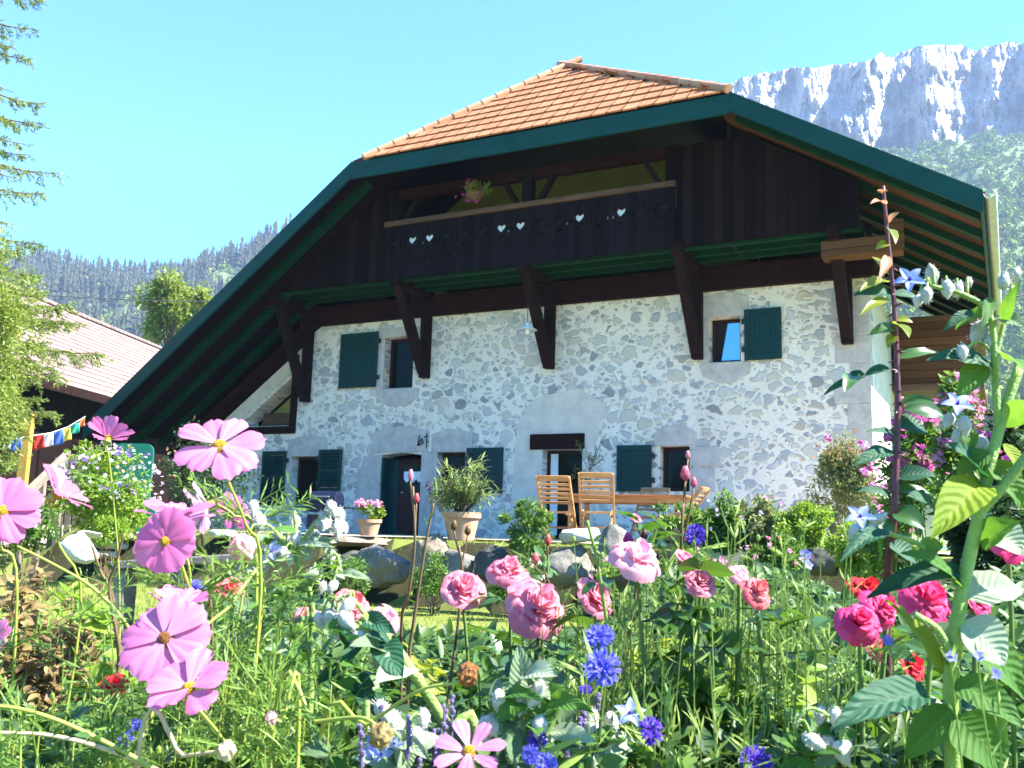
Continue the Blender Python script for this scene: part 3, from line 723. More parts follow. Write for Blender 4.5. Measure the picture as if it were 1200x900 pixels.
for i in (1, 2, 6, 7, 10, 12):  # added white plates stand for light seen through hearts and side cut-outs
    cx = hearts[i]; MB().slab(heart(cx + rnd(-.03, .03), zp - .01, .22), [], BY - .018, BY - .012).build('heart_light_plate', M['white'], bal)
for cx in (hearts[2] - .16, hearts[6] + .16, hearts[9] + .16, hearts[11] + .16, hearts[12] - .16): MB().box(cx - .05, cx + .05, BY - .018, BY - .012, zp - .15, zp - .04).build('cutout_light_plate', M['white'], bal)
MB().box(xb0 + .02, xb1 - .02, BY + .03, BY + .04, ZB + .15, zr - .08).build('balcony_shade_sheet', M['dark'], house)  # added dark sheet stands for the shade behind the cut-outs
bevel(MB().box(xb0 - .06, xb1 + .02, BY - .12, BY + .1, zr - .06, zr + .05).build('balcony_rail', M['railwood'], house), .015)
for x in (xb0 + .12, (HP(617, 230, BY)[0]), xb1 - .1):
    bevel(MB().box(x - .11, x + .11, BY - .01, BY + .2, zr + .05, zc_ - .3).build('post', M['balc'], house), .012)
    for s_ in ((1,) if x < xb0 + .2 else (-1,) if x > xb1 - .2 else (-1, 1)):
        MB().bar((x + s_ * .08, BY + .1, zc_ - 1.25), (x + s_ * .6, BY + .1, zc_ - .42), .1, .12, (0, 1, 0)).build('brace', M['brack'], house)
bevel(MB().box(xb0 - .1, xb1 + .1, BY + .0, BY + .2, zc_ - .5, zc_ - .3).build('header_beam', M['beam'], house), .015)
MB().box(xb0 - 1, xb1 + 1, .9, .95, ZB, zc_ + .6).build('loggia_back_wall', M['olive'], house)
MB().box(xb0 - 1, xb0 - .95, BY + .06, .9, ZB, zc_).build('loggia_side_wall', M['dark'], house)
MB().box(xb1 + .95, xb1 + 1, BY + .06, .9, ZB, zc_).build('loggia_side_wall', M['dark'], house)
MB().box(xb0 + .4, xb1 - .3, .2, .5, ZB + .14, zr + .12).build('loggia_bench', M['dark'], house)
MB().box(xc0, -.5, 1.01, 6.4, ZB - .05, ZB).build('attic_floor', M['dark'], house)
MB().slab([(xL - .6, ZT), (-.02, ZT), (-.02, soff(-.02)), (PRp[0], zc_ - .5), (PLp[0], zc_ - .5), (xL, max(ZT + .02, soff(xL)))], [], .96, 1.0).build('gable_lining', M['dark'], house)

# ---- timber gallery on the right side under the eave
gal = bevel(MB().box(-.6, .7, -1.32, -.95, 4.97, 5.26).build('gallery', M['gallery'], house), .01)
MB().box(.45, .74, -1.34, -1.321, 5.0, 5.5).build('gallery_end_board', M['gallery'], gal)
m = MB(); m.box(.08, 1.75, 3.3, 7.8, 4.75, 4.84); m.build('gallery_floor', M['railwood'], gal)
m = MB(); m.box(.05, 1.55, 3.45, 3.5, 3.45, 4.745); m.build('gallery_cladding', M['gallery'], gal)
m = MB(); m.box(.05, 1.75, 3.4, 7.8, 3.3, 3.44); m.build('gallery_beam', M['railwood'], gal)
for y in (3.55, 5.6, 7.6): MB().box(1.45, 1.62, y - .08, y + .08, .05, 3.29).build('post', M['railwood'], gal)
m = MB(); m.box(.05, 1.4, 3.5, 3.56, 2.05, 2.12)
for i in range(11): m.box(.08 + i * .12, .12 + i * .12, 3.51, 3.54, 1.1, 2.049)
m.build('gallery_railing', M['railwood'], gal)
m = MB(); m.box(.06, .1, 3.6, 7.0, 3.45, 4.74); m.build('gallery_side_wall', M['dark'], gal)
# ================================================================== the middle distance
LF = lambda n, a, b, tr=.35, **k: leafmat(n, a, b, tr, **k)
M['leaf_tree'] = LF('apple_leaf', (.13, .19, .03), (.32, .37, .08), .45, transcol=(.35, .42, .06))
M['leaf_spruce'] = LF('spruce_needle', (.08, .15, .03), (.27, .34, .07), .35)
M['leaf_mid'] = LF('mid_green_leaf', (.05, .12, .02), (.14, .24, .04), .35, transcol=(.25, .42, .04))
M['leaf_lime'] = LF('lime_leaf', (.13, .24, .02), (.28, .38, .05), .4, transcol=(.4, .55, .04))
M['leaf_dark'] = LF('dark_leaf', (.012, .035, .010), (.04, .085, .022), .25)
M['leaf_olive'] = LF('olive_leaf', (.10, .14, .06), (.24, .29, .14), .25)
M['leaf_oleander'] = LF('oleander_leaf', (.09, .15, .04), (.25, .32, .10), .3)
M['leaf_spirea'] = LF('spirea_leaf', (.12, .16, .05), (.25, .27, .09), .35)
M['leaf_copper'] = LF('copper_tip', (.35, .12, .06), (.5, .24, .12), .35)
M['bark'] = basic('bark', (.11, .075, .05), .9, .4, 8, .7, 30, (1, 1, .3))
M['stem'] = basic('green_stem', (.10, .17, .035), .55, .3, 12)
M['stem_brown'] = basic('brown_stem', (.13, .075, .035), .7, .4, 10)
M['terracotta'] = basic('terracotta', (.48, .22, .12), .8, .16, 4, .15, 20, col2=(.58, .33, .21))
M['soil'] = basic('garden_soil', (.035, .024, .016), .95, .4, 9, .6, 40)
M['teak'] = basic('oiled_teak', (.32, .155, .05), .5, .3, 3, .15, 20, (1, 6, 6), col2=(.42, .235, .09))
M['teak_dark'] = basic('teak_table_top', (.36, .12, .04), .4, .3, 3, .1, 20, (1, 6, 6), col2=(.46, .18, .07))
M['old_wood'] = basic('grey_old_wood', (.13, .11, .10), .8, .35, 5, .4, 30, (.3, 1, 1))
M['yellow_wood'] = basic('yellow_wood', (.42, .25, .05), .6, .2, 5, .2, 20)
M['pale_wood'] = basic('pale_weathered_wood', (.17, .14, .11), .8, .3, 5, .4, 30)
M['green_panel'] = basic('green_panel_paint', (.006, .13, .085), .5, .12, 4)
M['navy'] = basic('navy_enamel', (.006, .010, .03), .5, .2, 5, spec=.2)
M['steel'] = basic('steel', (.5, .5, .5), .3, .1, 6, metallic=.9)
def petal(name, a, b, tr=.4, rough=.6, streak=.5, base=None):
    t = NT(name); g = t.n('NewGeometry'); uv = t.n('SeparateXYZ', {0: t.n('TexCoord').outputs['UV']})
    c = t.ramp(g.outputs['Random Per Island'], [(0, a), (1, b)])
    s_ = t.noise(t.n('CombineXYZ', {0: t.math('MULTIPLY', uv.outputs[0], 22), 1: t.math('MULTIPLY', uv.outputs[1], 1.5)}).outputs[0], 1.0, 3)
    c = t.mix(t.math('MULTIPLY', t.math('SUBTRACT', s_, .42, True), streak * 2.5, True), c, tuple(x * .72 for x in a))
    if base: c = t.mix(t.n('MapRange', {0: uv.outputs[1], 1: .0, 2: .45, 3: 1.0, 4: 0.0}).outputs[0], c, base)
    p = t.n('BsdfPrincipled', {'Base Color': c, 'Roughness': rough, 'Specular IOR Level': .2, 'Normal': t.n('Bump', {'Height': s_, 'Strength': .3, 'Distance': .002})})
    tr_ = t.n('BsdfTranslucent', {'Color': c})
    return t.finish(t.n('MixShader', {0: tr, 1: p, 2: tr_}))
M['pk'] = petal('small_pink_petal', (.62, .20, .36), (.75, .36, .5))
M['magenta'] = petal('magenta_petal', (.55, .06, .28), (.68, .14, .42))
M['lilac'] = petal('lilac_petal', (.55, .42, .58), (.75, .66, .74))
M['redp'] = petal('red_petal', (.5, .012, .03), (.62, .03, .05))
M['whitep'] = petal('white_petal', (.72, .7, .68), (.8, .78, .76), streak=.15)
M['violet'] = petal('violet_petal', (.20, .07, .42), (.32, .13, .6))

def gfind(px, py, D0=3.0, D1=40.0):
    """where the sight line through a pixel meets the ground"""
    D = D0
    while D < D1:
        p = W(px, py, D)
        if p.z <= ground_z(p.x, p.y): return p, D
        D += .02
    return W(px, py, D1), D1
def at(px, py, D):
    p = W(px, py, D); return Vector((p.x, p.y, ground_z(p.x, p.y)))
def leaves(mb, c, rad, n, L, Wd, clumps=0, cr_=.35, up=.5, seg=2, curl=.4, out=.6, floor=None, hollow=.55):
    """leaves through an ellipsoid; with clumps, gathered into uneven bunches"""
    c = Vector(c); rad = Vector(rad) if hasattr(rad, '__len__') else Vector((rad,) * 3)
    cl = []
    for _ in range(clumps):
        q = rvec() * rnd(hollow, 1.0); cl.append((q, rnd(.6, 1.3)))
    for k in range(n):
        if cl:
            q, s_ = cl[random.randrange(len(cl))]; q = q + rvec() * (cr_ * s_ * rnd(.1, 1) ** .6)
        else: q = rvec() * rnd(.2, 1) ** .4
        p = c + Vector((q.x * rad.x, q.y * rad.y, q.z * rad.z))
        if floor is not None and p.z < floor: continue
        d = (q.normalized() * out + rvec() * .8 + Vector((0, 0, rnd(-.3, .3) + .1)))
        mb.leaf(p, d, Vector((0, 0, 1)) * up + rvec() * .6, L * rnd(.65, 1.25), Wd * rnd(.7, 1.2), curl * rnd(.3, 1.4), .25, seg)
    return cl
def wind(a, b, n=5, amp=.1, sag=0):
    a, b = Vector(a), Vector(b); L = (b - a).length; s_ = rnd(0, 50)
    return [a.lerp(b, i / n) + Vector((mnoise.noise(Vector((i * .7, s_, 0))), mnoise.noise(Vector((i * .7, s_, 5))), mnoise.noise(Vector((i * .7, s_, 9))) * .4)) * amp * L * math.sin(math.pi * i / n) for i in range(n + 1)]
def fivepetal(mb, c, nrm, r, n=5, wd=.8, cup=.2):
    c = Vector(c); nrm = Vector(nrm).normalized(); a = nrm.orthogonal().normalized(); b = nrm.cross(a); o = rnd(0, 6)
    for k in range(n):
        t = o + 6.283 * k / n; d = a * math.cos(t) + b * math.sin(t)
        mb.leaf(c, d + nrm * cup, nrm, r, r * wd, .15, .1, 2)

# ---- barn with its long pink-brown roof
th = R(6.6); bd = Vector((math.sin(th), math.cos(th), 0)); bl = Vector((-bd.y, bd.x, 0))
E0 = W(60, 447, 26.0); ups = (bl + Vector((0, 0, .72))).normalized(); pn = bd.cross(ups)
rr_ = ray(62, 357); o_ = Vector((0, 0, ZC)); R0 = o_ + rr_ * ((E0 - o_).dot(pn) / rr_.dot(pn)); Ls = (R0 - E0).dot(ups)
barn = thing('barn', 'dark timber barn with long faded pink tile roof beside the farmhouse eave', 'barn', (E0.x, E0.y, ground_z(E0.x, E0.y)))
B0 = E0 - barn.location - bd * 8; LB = 34
m = MB(); m.plate([B0, B0 + bd * LB, B0 + bd * LB + ups * Ls, B0 + ups * Ls], .15); rid = B0 + ups * Ls; ups2 = (-bl * -1 + Vector((0, 0, -.72))).normalized()
m.plate([rid, rid + bd * LB, rid + bd * LB + ups2 * Ls, rid + ups2 * Ls], .15)
brf = m.build('roof', M['soffit'], barn)
tm = MB(); tile_plane(tm, B0 - ups * .04, bd, ups, lambda a, b: True, int(LB / .36), int(Ls / .38), .36, .38); tm.build('roof_tiles', M['barn_tile'], brf)
caps(rid + Vector((0, 0, .03)), rid + bd * LB + Vector((0, 0, .03)), .11).build('ridge_caps', M['barn_tile'], brf)
MB().bar(B0 - ups * .05 + Vector((0, 0, -.08)), B0 + bd * LB - ups * .05 + Vector((0, 0, -.08)), .05, .26).build('eave_board', M['brack'], barn)
wz = B0.z - .2
for nm, off in (('front_wall', .9), ('back_wall', Ls * 1.55)):
    p0 = B0 + bl * off; MB().plate([(p0.x, p0.y, 0), (p0.x, p0.y, wz + .5), (p0.x + bd.x * LB, p0.y + bd.y * LB, wz + .5), (p0.x + bd.x * LB, p0.y + bd.y * LB, 0)][::-1], .2).build(nm, M['loft'], barn)

# ---- power lines
def cable(name, a, b, sag, lab):
    pts = [Vector(a).lerp(Vector(b), i / 16) + Vector((0, 0, -sag * 4 * (i / 16) * (1 - i / 16))) for i in range(17)]
    tag(MB().tube(pts, .02, 5).build(name, M['iron']), lab, 'cable')
cable('power_line', W(-60, 338, 30), W(480, 340, 62), .6, 'thin black power line crossing between the barn roof and the farmhouse eave')
cable('power_line', W(1120, 352, 22), W(1300, 322, 22), .15, 'thin black power line beyond the right eave gutter of the farmhouse')

# ---- trees
def crown_tree(name, base, h, cz, rad, n, L, Wd, lab, mat, clumps, cr_=.33, trunk_r=.09, cat='tree', lean=(0, 0), hollow=.4):
    base = Vector(base); t = thing(name, lab, cat, base); top = Vector((lean[0], lean[1], h)); m = MB()
    m.tube(wind((0, 0, -.2), top, 7, .05), [trunk_r * (1 - .8 * i / 7) for i in range(8)], 8)
    lf = MB(); c = Vector((lean[0], lean[1], cz)); cl = leaves(lf, c, rad, n, L, Wd, clumps, cr_, hollow=hollow)
    for q, s_ in cl[:26]:
        p = c + Vector((q.x * rad[0], q.y * rad[1], q.z * rad[2])) * .95; k = rnd(.3, .75); a = Vector((lean[0] * k, lean[1] * k, max(.15 * h, min(h * k, p.z - .1))))
        m.tube(wind(a, p, 5, .12), [trunk_r * .4 * (1 - .85 * i / 5) for i in range(6)], 5)
    m.build('trunk', M['bark'], t, True); lf.build('crown', mat, t)
    return t
p = W(206, 366, 62); crown_tree('broadleaf_tree', (p.x, p.y, -.5), p.z + 2.2, p.z + .7, (2.3, 2.3, 2.3), 6500, .34, .2, 'round light green tree between the barn roof and the farmhouse eave', M['leaf_tree'], 34, .34, .2)
# spruce: trunk outside the frame, branches reaching in from top to bottom
def spruce():
    D = 13.0; b = at(-165, 600, D); t = thing('spruce_tree', 'tall spruce with drooping mid-green needle branches hanging in from the left edge', 'tree', b)
    H = W(-165, -120, D).z - b.z + 3.5; m = MB(); m.tube([(0, 0, -.2), (0, 0, H * .5), (.02, 0, H)], [.2, .12, .01], 8); nd = MB(); z = .35
    zt_ = W(-165, 300, D).z - b.z; zlo = W(-165, 470, D).z - b.z
    while z < H - 1.2:
        low = z < zt_; L0 = (1.95 if z < zlo else 2.5 if low else 2.25 - .2 * (z - zt_)) * rnd(.86, 1.08); nb = 7; off = rnd(0, 6)
        for k in range(nb):
            a = off + 6.283 * k / nb + rnd(-.2, .2); d = Vector((math.cos(a), math.sin(a), 0)); L = L0 * rnd(.85, 1.08); face = d.x > .45
            if not face and k % 2: continue
            zz = z + rnd(-.12, .12); pts = [Vector((0, 0, zz)) + d * (L * i / 8) + Vector((0, 0, L * (.12 * (i / 8) - .42 * (i / 8) ** 2 + .24 * (i / 8) ** 4))) for i in range(9)]
            m.tube(pts, [.024 * (1 - .88 * i / 8) + .003 for i in range(9)], 5); sdv = d.cross(Vector((0, 0, 1)))
            for i in range(int(L * ((40 if low else 27) if face else 8))):
                s_ = rnd(.3, 1.0); q = pts[min(7, int(s_ * 8))].lerp(pts[min(8, int(s_ * 8) + 1)], s_ * 8 % 1); sg = random.choice((-1, 1)); tl = L * rnd(.09, .22) * (1.2 - s_ * .75)
                td = (sdv * sg * rnd(.3, 1.0) + d * rnd(.3, 1) + Vector((0, 0, rnd(-1.1, .05)))).normalized(); e = q + td * tl; m.tube([q, e], [.004, .002], 3, False)
                for j in range(int(9 + tl * 42)):
                    u = rnd(0, 1); nd.leaf(q.lerp(e, u), td * .9 + rvec() * .75, rvec(), .07, .016, .1, 0, 2)
        z += rnd(.24, .34) if low else rnd(.4, .56)
    m.build('trunk', M['bark'], t); nd.build('needles', M['leaf_spruce'], t)
spruce()

p = at(-45, 500, 9.6); zc = W(-2, 415, 9.6).z
crown_tree('garden_tree', p, zc + .9, zc - .02, (.62, .6, 1.15), 15000, .055, .022, 'feathery light green tree below the spruce branches at the left edge', M['leaf_tree'], 70, .26, .06, lean=(.1, 0))

# ---- left garden: post, flags, handrail, screen, climbers
p = at(28, 545, 16); k = PXM(16)
t = thing('wooden_post', 'sunlit yellow wooden post holding one end of the string of flags', 'post', p)
ztop = W(28, 488, 16).z - p.z
bevel(MB().box(-5.5 * k, 5.5 * k, -.06, .06, -.2, ztop).build('shaft', M['yellow_wood'], t), .01)
bevel(MB().box(-6.5 * k, 6.5 * k, -.08, .08, ztop + .002, ztop + .05).build('post_cap', M['yellow_wood'], t), .01)
t = thing('prayer_flags', 'string of small red, white, blue, yellow, green and orange flags', 'flags', W(28, 512, 15.8))
a0 = Vector((0, 0, 0)); pts = [W(-8, 519, 15.5), W(28, 512, 15.8), W(60, 507, 17.5), W(80, 500, 19), W(100, 488, 20.5)]; pts = [q - t.location for q in pts]
MB().tube(pts, .008, 4).build('string', M['whitep'], t)
for px, py, nm, w_, h_, c in ((18, 515, 'blue', 13, 13, (.05, .12, .42)), (8, 517, 'white', 8, 9, (.75, .75, .75)), (45, 510, 'red', 13, 16, (.55, .03, .02)), (56, 508, 'white', 11, 15, (.75, .75, .75)), (68, 505, 'blue', 12, 16, (.06, .14, .5)), (78, 502, 'yellow', 9, 14, (.62, .5, .06)), (87, 497, 'green', 11, 11, (.03, .3, .2)), (95, 491, 'orange', 8, 9, (.6, .16, .05))):
    if 'fl_' + nm not in M: M['fl_' + nm] = basic(nm + '_flag_cloth', c, .8, .1, 6)
    D = 15.6 + max(0, px - 28) * .068; q = W(px, py, D) - t.location; kk = PXM(D); m = MB(); n = 6; tl_ = -.3
    for j in range(n + 1):
        for i in range(n + 1):
            x = (i / n - .5) * w_ * kk; m.v.append((q.x + x + j / n * .25 * h_ * kk * .7, q.y + .02 * math.sin(i * 1.3 + j * .8 + px), q.z - j / n * h_ * kk - x * tl_)); m.uv.append((0, 0))
    m.f += [(j * (n + 1) + i, (j + 1) * (n + 1) + i, (j + 1) * (n + 1) + i + 1, j * (n + 1) + i + 1) for j in range(n) for i in range(n)]
    o = m.build('flag', M['fl_' + nm], t, True, label=nm + ' cloth flag'); s_ = o.modifiers.new('s', 'SOLIDIFY'); s_.thickness = .004
a, b = W(18, 592, 13.5), W(80, 532, 15.5); t = thing('handrail', 'pale weathered wooden handrail sloping down beside the flowering climber', 'handrail', at(30, 580, 13.8)); L_ = t.location
bevel(MB().bar(a - L_, b - L_, .09, .13).build('rail', M['pale_wood'], t), .012)
for s_ in (.15, .5, .9):
    q = a.lerp(b, s_); gz = ground_z(q.x, q.y); bevel(MB().box(q.x - L_.x - .04, q.x - L_.x + .04, q.y - L_.y - .04, q.y - L_.y + .04, gz - L_.z - .1, q.z - L_.z - .06).build('post', M['pale_wood'], t), .01)
a, b = W(60, 640, 15.4), W(92, 560, 15.6); t = thing('plank_fence', 'row of pale upright boards behind the flowering climber', 'fence', at(75, 580, 15.5))
for i in range(5):
    q = at(62 + i * 9, 600, 15.5); zt = W(62 + i * 9, 536 - i * 2, 15.5).z
    bevel(MB().box(q.x - t.location.x - .05, q.x - t.location.x + .05, q.y - t.location.y - .015, q.y - t.location.y + .015, q.z - t.location.z - .1, zt - t.location.z).build('board', M['pale_wood'], t), .006)
def screen(px0, px1, ptop, D, lab):
    k = PXM(D); p = at((px0 + px1) / 2, 600, D); zt = W(px0, ptop, D).z - p.z; hw = (px1 - px0) / 2 * k; r = .12
    outl = [(-hw, -.1), (hw, -.1)] + [(hw - r + r * math.cos(a), zt - r + r * math.sin(a)) for a in np.linspace(0, 1.571, 7)] + [(-hw + r + r * math.cos(a), zt - r + r * math.sin(a)) for a in np.linspace(1.571, 3.142, 7)]
    t = thing('garden_screen', lab, 'screen', p); bevel(MB().slab(outl, [], -.02, .02).build('panel', M['green_panel'], t), .01)
    for s_ in (-1, 1): MB().box(s_ * hw * .8 - .03, s_ * hw * .8 + .03, .021, .08, -.1, zt - .15).build('post', M['green_panel'], t)
screen(128, 174, 519, 15.2, 'bright green rounded panel behind the climber, left of the dark eave')
screen(157, 182, 586, 14.2, 'short bright green panel low beside the dark shrub under the eave')
def shrub(name, px0, px1, py0, py1, D, lab, mat, n, L, Wd, cat='shrub', clumps=22, flowers=(), stems=8, cr_=.36, depth=None, group=None, hollow=.35, base=None, stemmat='stem_brown', mats2=None, up=.5):
    c = W((px0 + px1) / 2, (py0 + py1) / 2, D); k = PXM(D); rx_, rz_ = (px1 - px0) / 2 * k, (py1 - py0) / 2 * k
    b = Vector((c.x, c.y, ground_z(c.x, c.y))) if base is None else Vector((c.x, c.y, base)); t = thing(name, lab, cat, b, group=group); cc = c - b
    lf = MB(); rad = (rx_ * .86, depth or rx_ * .8, rz_ * .86); cl = leaves(lf, cc, rad, n, L, Wd, clumps, cr_, hollow=hollow, floor=0.0, up=up); m = MB()
    for i in range(stems):
        q = cl[i % len(cl)][0]; m.tube(wind((rnd(-.25, .25) * rad[0], rnd(-.25, .25) * rad[1], -.05), cc + Vector((q.x * rad[0], q.y * rad[1], q.z * rad[2])), 5, .1), [.014 * max(.5, min(2, rad[2])) * (1 - .7 * j / 5) for j in range(6)], 5)
    m.build('stems', M[stemmat], t); lf.build('leaves', mat, t)
    for nm, fm, nf, r, zmin in flowers:
        f = MB()
        for i in range(nf):
            if nf > 60 or not cl: q = rvec()
            else: q = cl[i % len(cl)][0].normalized()
            if q.z < zmin: q.z = abs(q.z)
            if q.y > .4: q.y = -q.y
            pc = cc + Vector((q.x * rad[0], q.y * rad[1], q.z * rad[2])) * rnd(1.0, 1.16)
            if nf > 60: fivepetal(f, pc, Vector((0, -.6, .6)) + rvec() * .8, r); continue
            g_ = MB()
            if r > .03:
                for j in range(9): fivepetal(g_, pc + rvec() * r * .7, Vector((0, -.6, .6)) + rvec() * .7, r * .5)
            else:
                for j in range(3): fivepetal(g_, pc + rvec() * r * .5, Vector((0, -.6, .6)) + rvec() * .8, r * .8)
            g_.build('flower', fm, t)
        if f.v: f.build('blossom', fm, t)
    if mats2:
        f = MB(); mt, n2, zmin = mats2
        for i in range(n2):
            q = cl[i % len(cl)][0] + rvec() * .3
            if q.z < zmin: continue
            f.leaf(cc + Vector((q.x * rad[0], q.y * rad[1], q.z * rad[2])) * 1.05, rvec() + Vector((0, 0, .8)), rvec(), L, Wd, .3, .2, 2)
        f.build('young_leaves', mt, t)
    return t
shrub('flowering_climber', 60, 192, 518, 640, 13.2, 'sunlit climber with clouds of small white-lilac flowers before the green panel', M['leaf_lime'], 4600, .08, .045, 'climber', 36, (('flowers', M['lilac'], 230, .028, -.2), ('dark_flowers', M['violet'], 14, .04, -.1)))
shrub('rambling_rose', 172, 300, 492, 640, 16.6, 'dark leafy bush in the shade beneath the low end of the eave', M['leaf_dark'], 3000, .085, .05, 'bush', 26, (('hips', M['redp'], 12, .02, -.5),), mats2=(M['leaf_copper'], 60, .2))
shrub('garden_bush', 100, 160, 600, 640, 11.5, 'low lime-green bush on the bank above the white boulder', M['leaf_lime'], 1500, .05, .028, 'bush', 14)
shrub('garden_bush', -10, 62, 575, 655, 9.0, 'pale green leafy bush at the left edge behind the pink blooms', M['leaf_mid'], 1500, .055, .03, 'bush', 16, (('blossom', M['whitep'], 12, .03, -.2),))

# ---- boulders and stone steps
def stone_mat(name, a, b, m_=None):
    t = NT(name); v = t.coord('Object'); c = t.ramp(t.noise(v, 3, 7, .7), [(.3, a), (.7, b)])
    c = t.mix(t.math('MULTIPLY', t.math('SUBTRACT', t.noise(v, 9, 5), .52, True), 3), c, tuple(x * .35 for x in a))
    return t.finish(t.n('BsdfPrincipled', {'Base Color': c, 'Roughness': .9, 'Specular IOR Level': .2, 'Normal': t.n('Bump', {'Height': t.noise(v, 11, 8, .7), 'Strength': .9, 'Distance': .05})}))
M['st_grey'] = stone_mat('grey_boulder', (.11, .10, .085), (.27, .25, .215)); M['st_brown'] = stone_mat('brown_boulder', (.15, .115, .08), (.30, .24, .18))
M['st_dark'] = stone_mat('dark_boulder', (.045, .042, .037), (.12, .115, .10)); M['st_white'] = stone_mat('pale_boulder', (.42, .40, .38), (.62, .6, .57))
def edgeD(px, y=-8.35):
    r = ray(px, 640); v = sy_ * r.x + cy_ * r.y; return (y + VO) / v
def boulder(px, py, w_, h_, mat, lab, D=None, dep=.5, name='boulder', flat=False, cat='boulder', sd=0, group=None):
    D = D or edgeD(px); k = PXM(D); c = W(px, py, D); m = MB()
    m.blob((0, 0, 0), (w_ / 2 * k * 1.04, max(.12, dep * w_ * k * .6), h_ / 2 * k * 1.06), 4, .34, 1.3, px * .13 + sd)
    if flat: m.v = [(x, y, max(-h_ * k * .42, min(h_ * k * .4 + .012 * mnoise.noise(Vector((x * 9, y * 9, 1))), z))) for x, y, z in m.v]
    cuts = [(Vector((rnd(-1, 1), rnd(-1, .3), rnd(-.8, 1))).normalized(), rnd(.62, .86)) for _ in range(9)]; sx_, sy2, sz_ = w_ / 2 * k, max(.12, dep * w_ * k * .6), h_ / 2 * k
    for i_, q in enumerate(m.v):
        q = Vector((q[0] / sx_, q[1] / sy2, q[2] / sz_))
        for n_, d_ in cuts:
            e_ = q.dot(n_) - d_
            if e_ > 0: q -= n_ * e_ * .85
        q *= 1.10 + .09 * mnoise.fractal(q * 3.5 + Vector((px, 0, 0)), .8, 2, 5); m.v[i_] = (q.x * sx_, q.y * sy2, q.z * sz_)
    o = m.build(name, mat, smooth=True); o.location = c; o.rotation_euler = (rnd(-.1, .1), rnd(-.12, .12), 0); tag(o, lab, cat, group)
G_ = 'boulders of the dry retaining wall'
for a in ((449, 662, 74, 42, 'st_grey', 'largest rounded grey boulder in the low wall, below the pink geranium pot'),
          (412, 656, 40, 26, 'st_dark', 'small dark stone tucked left of the big round grey boulder'),
          (507, 655, 46, 52, 'st_brown', 'tall brownish boulder in the wall left of the big terracotta pot'),
          (541, 664, 40, 40, 'st_grey', 'grey boulder in the wall directly below the big terracotta pot'),
          (578, 662, 40, 42, 'st_dark', 'dark shaded boulder in the wall left of the bright green bush'),
          (612, 672, 44, 40, 'st_brown', 'brownish boulder in the wall beneath the bright green bush'),
          (661, 664, 66, 46, 'st_grey', 'broad grey block in the wall under the white flat stone'),
          (719, 645, 38, 62, 'st_grey', 'upright grey boulder beside the white flat stone, before the garden table'),
          (757, 668, 48, 44, 'st_dark', 'dark boulder in the wall between the upright stone and the wooden planter'),
          (806, 672, 52, 40, 'st_grey', 'grey boulder in the wall under the wooden planter'),
          (862, 668, 60, 40, 'st_dark', 'dark boulder low behind the pale flower stems'),
          (922, 664, 54, 38, 'st_dark', 'dark rounded boulder beneath the lime-green bushes on the wall'),
          (968, 658, 46, 38, 'st_dark', 'dark boulder at the wall end beside the tall thorny rose cane'),
          (1012, 668, 56, 40, 'st_grey', 'grey boulder in the wall behind the crimson roses')):
    boulder(a[0], a[1], a[2], a[3], M[a[4]], a[5], group=G_)
boulder(678, 627, 50, 17, M['st_white'], 'flat sunlit white stone lying on top of the wall before the chairs', D=edgeD(678) + .05, name='capping_stone', flat=True, cat='stone')
boulder(412, 634, 70, 13, M['st_brown'], 'flat brown slab on the wall carrying the small geranium pot', D=edgeD(412) + .25, name='capping_stone', flat=True, cat='stone', dep=.7)
boulder(90, 641, 42, 32, M['st_white'], 'bright white boulder on the bank left of the wooden bench', D=8.4)
boulder(103, 627, 32, 10, M['st_white'], 'flat pale stone resting behind the bright white boulder', D=9.6, name='flat_stone', flat=True, cat='stone')
for i, (px, py, w_, D, lab) in enumerate(((152, 630, 34, 12.6, 'highest pale stone step on the grassy bank'), (134, 641, 40, 11.2, 'middle pale stone step on the grassy bank'), (122, 652, 46, 10.0, 'lowest pale stone step on the bank beside the white boulder'), (262, 628, 30, 13.2, 'pale stone edging on the bank below the louvred shutters'))):
    p, D = gfind(px, py, 6, 30); k = PXM(D); m = MB(); m.blob((0, 0, 0), (w_ / 2 * k, .3, .08), 3, .25, 1.4, i * 3.3); m.v = [(x, y, max(-.06, min(.05, z))) for x, y, z in m.v]
    o = m.build('stone_step', M['st_white'], smooth=True); o.location = p + Vector((0, 0, .03)); tag(o, lab, 'step', 'stone steps on the bank')
# ---- bench
D = 7.6; k = PXM(D); p0, p1 = W(138, 662, D), W(292, 653, D); b = at(212, 670, D); t = thing('plank_bench', 'dark grey plank bench on thick posts behind the pink cosmos', 'bench', b)
bevel(MB().bar(p0 - b, p1 - b, .34, .065).build('seat', M['old_wood'], t), .012)
for s_ in (.07, .5, .93):
    q = p0.lerp(p1, s_) - b; bevel(MB().box(q.x - .045, q.x + .045, q.y - .13, q.y + .13, -.1, q.z - .034).build('leg', M['old_wood'], t), .01)
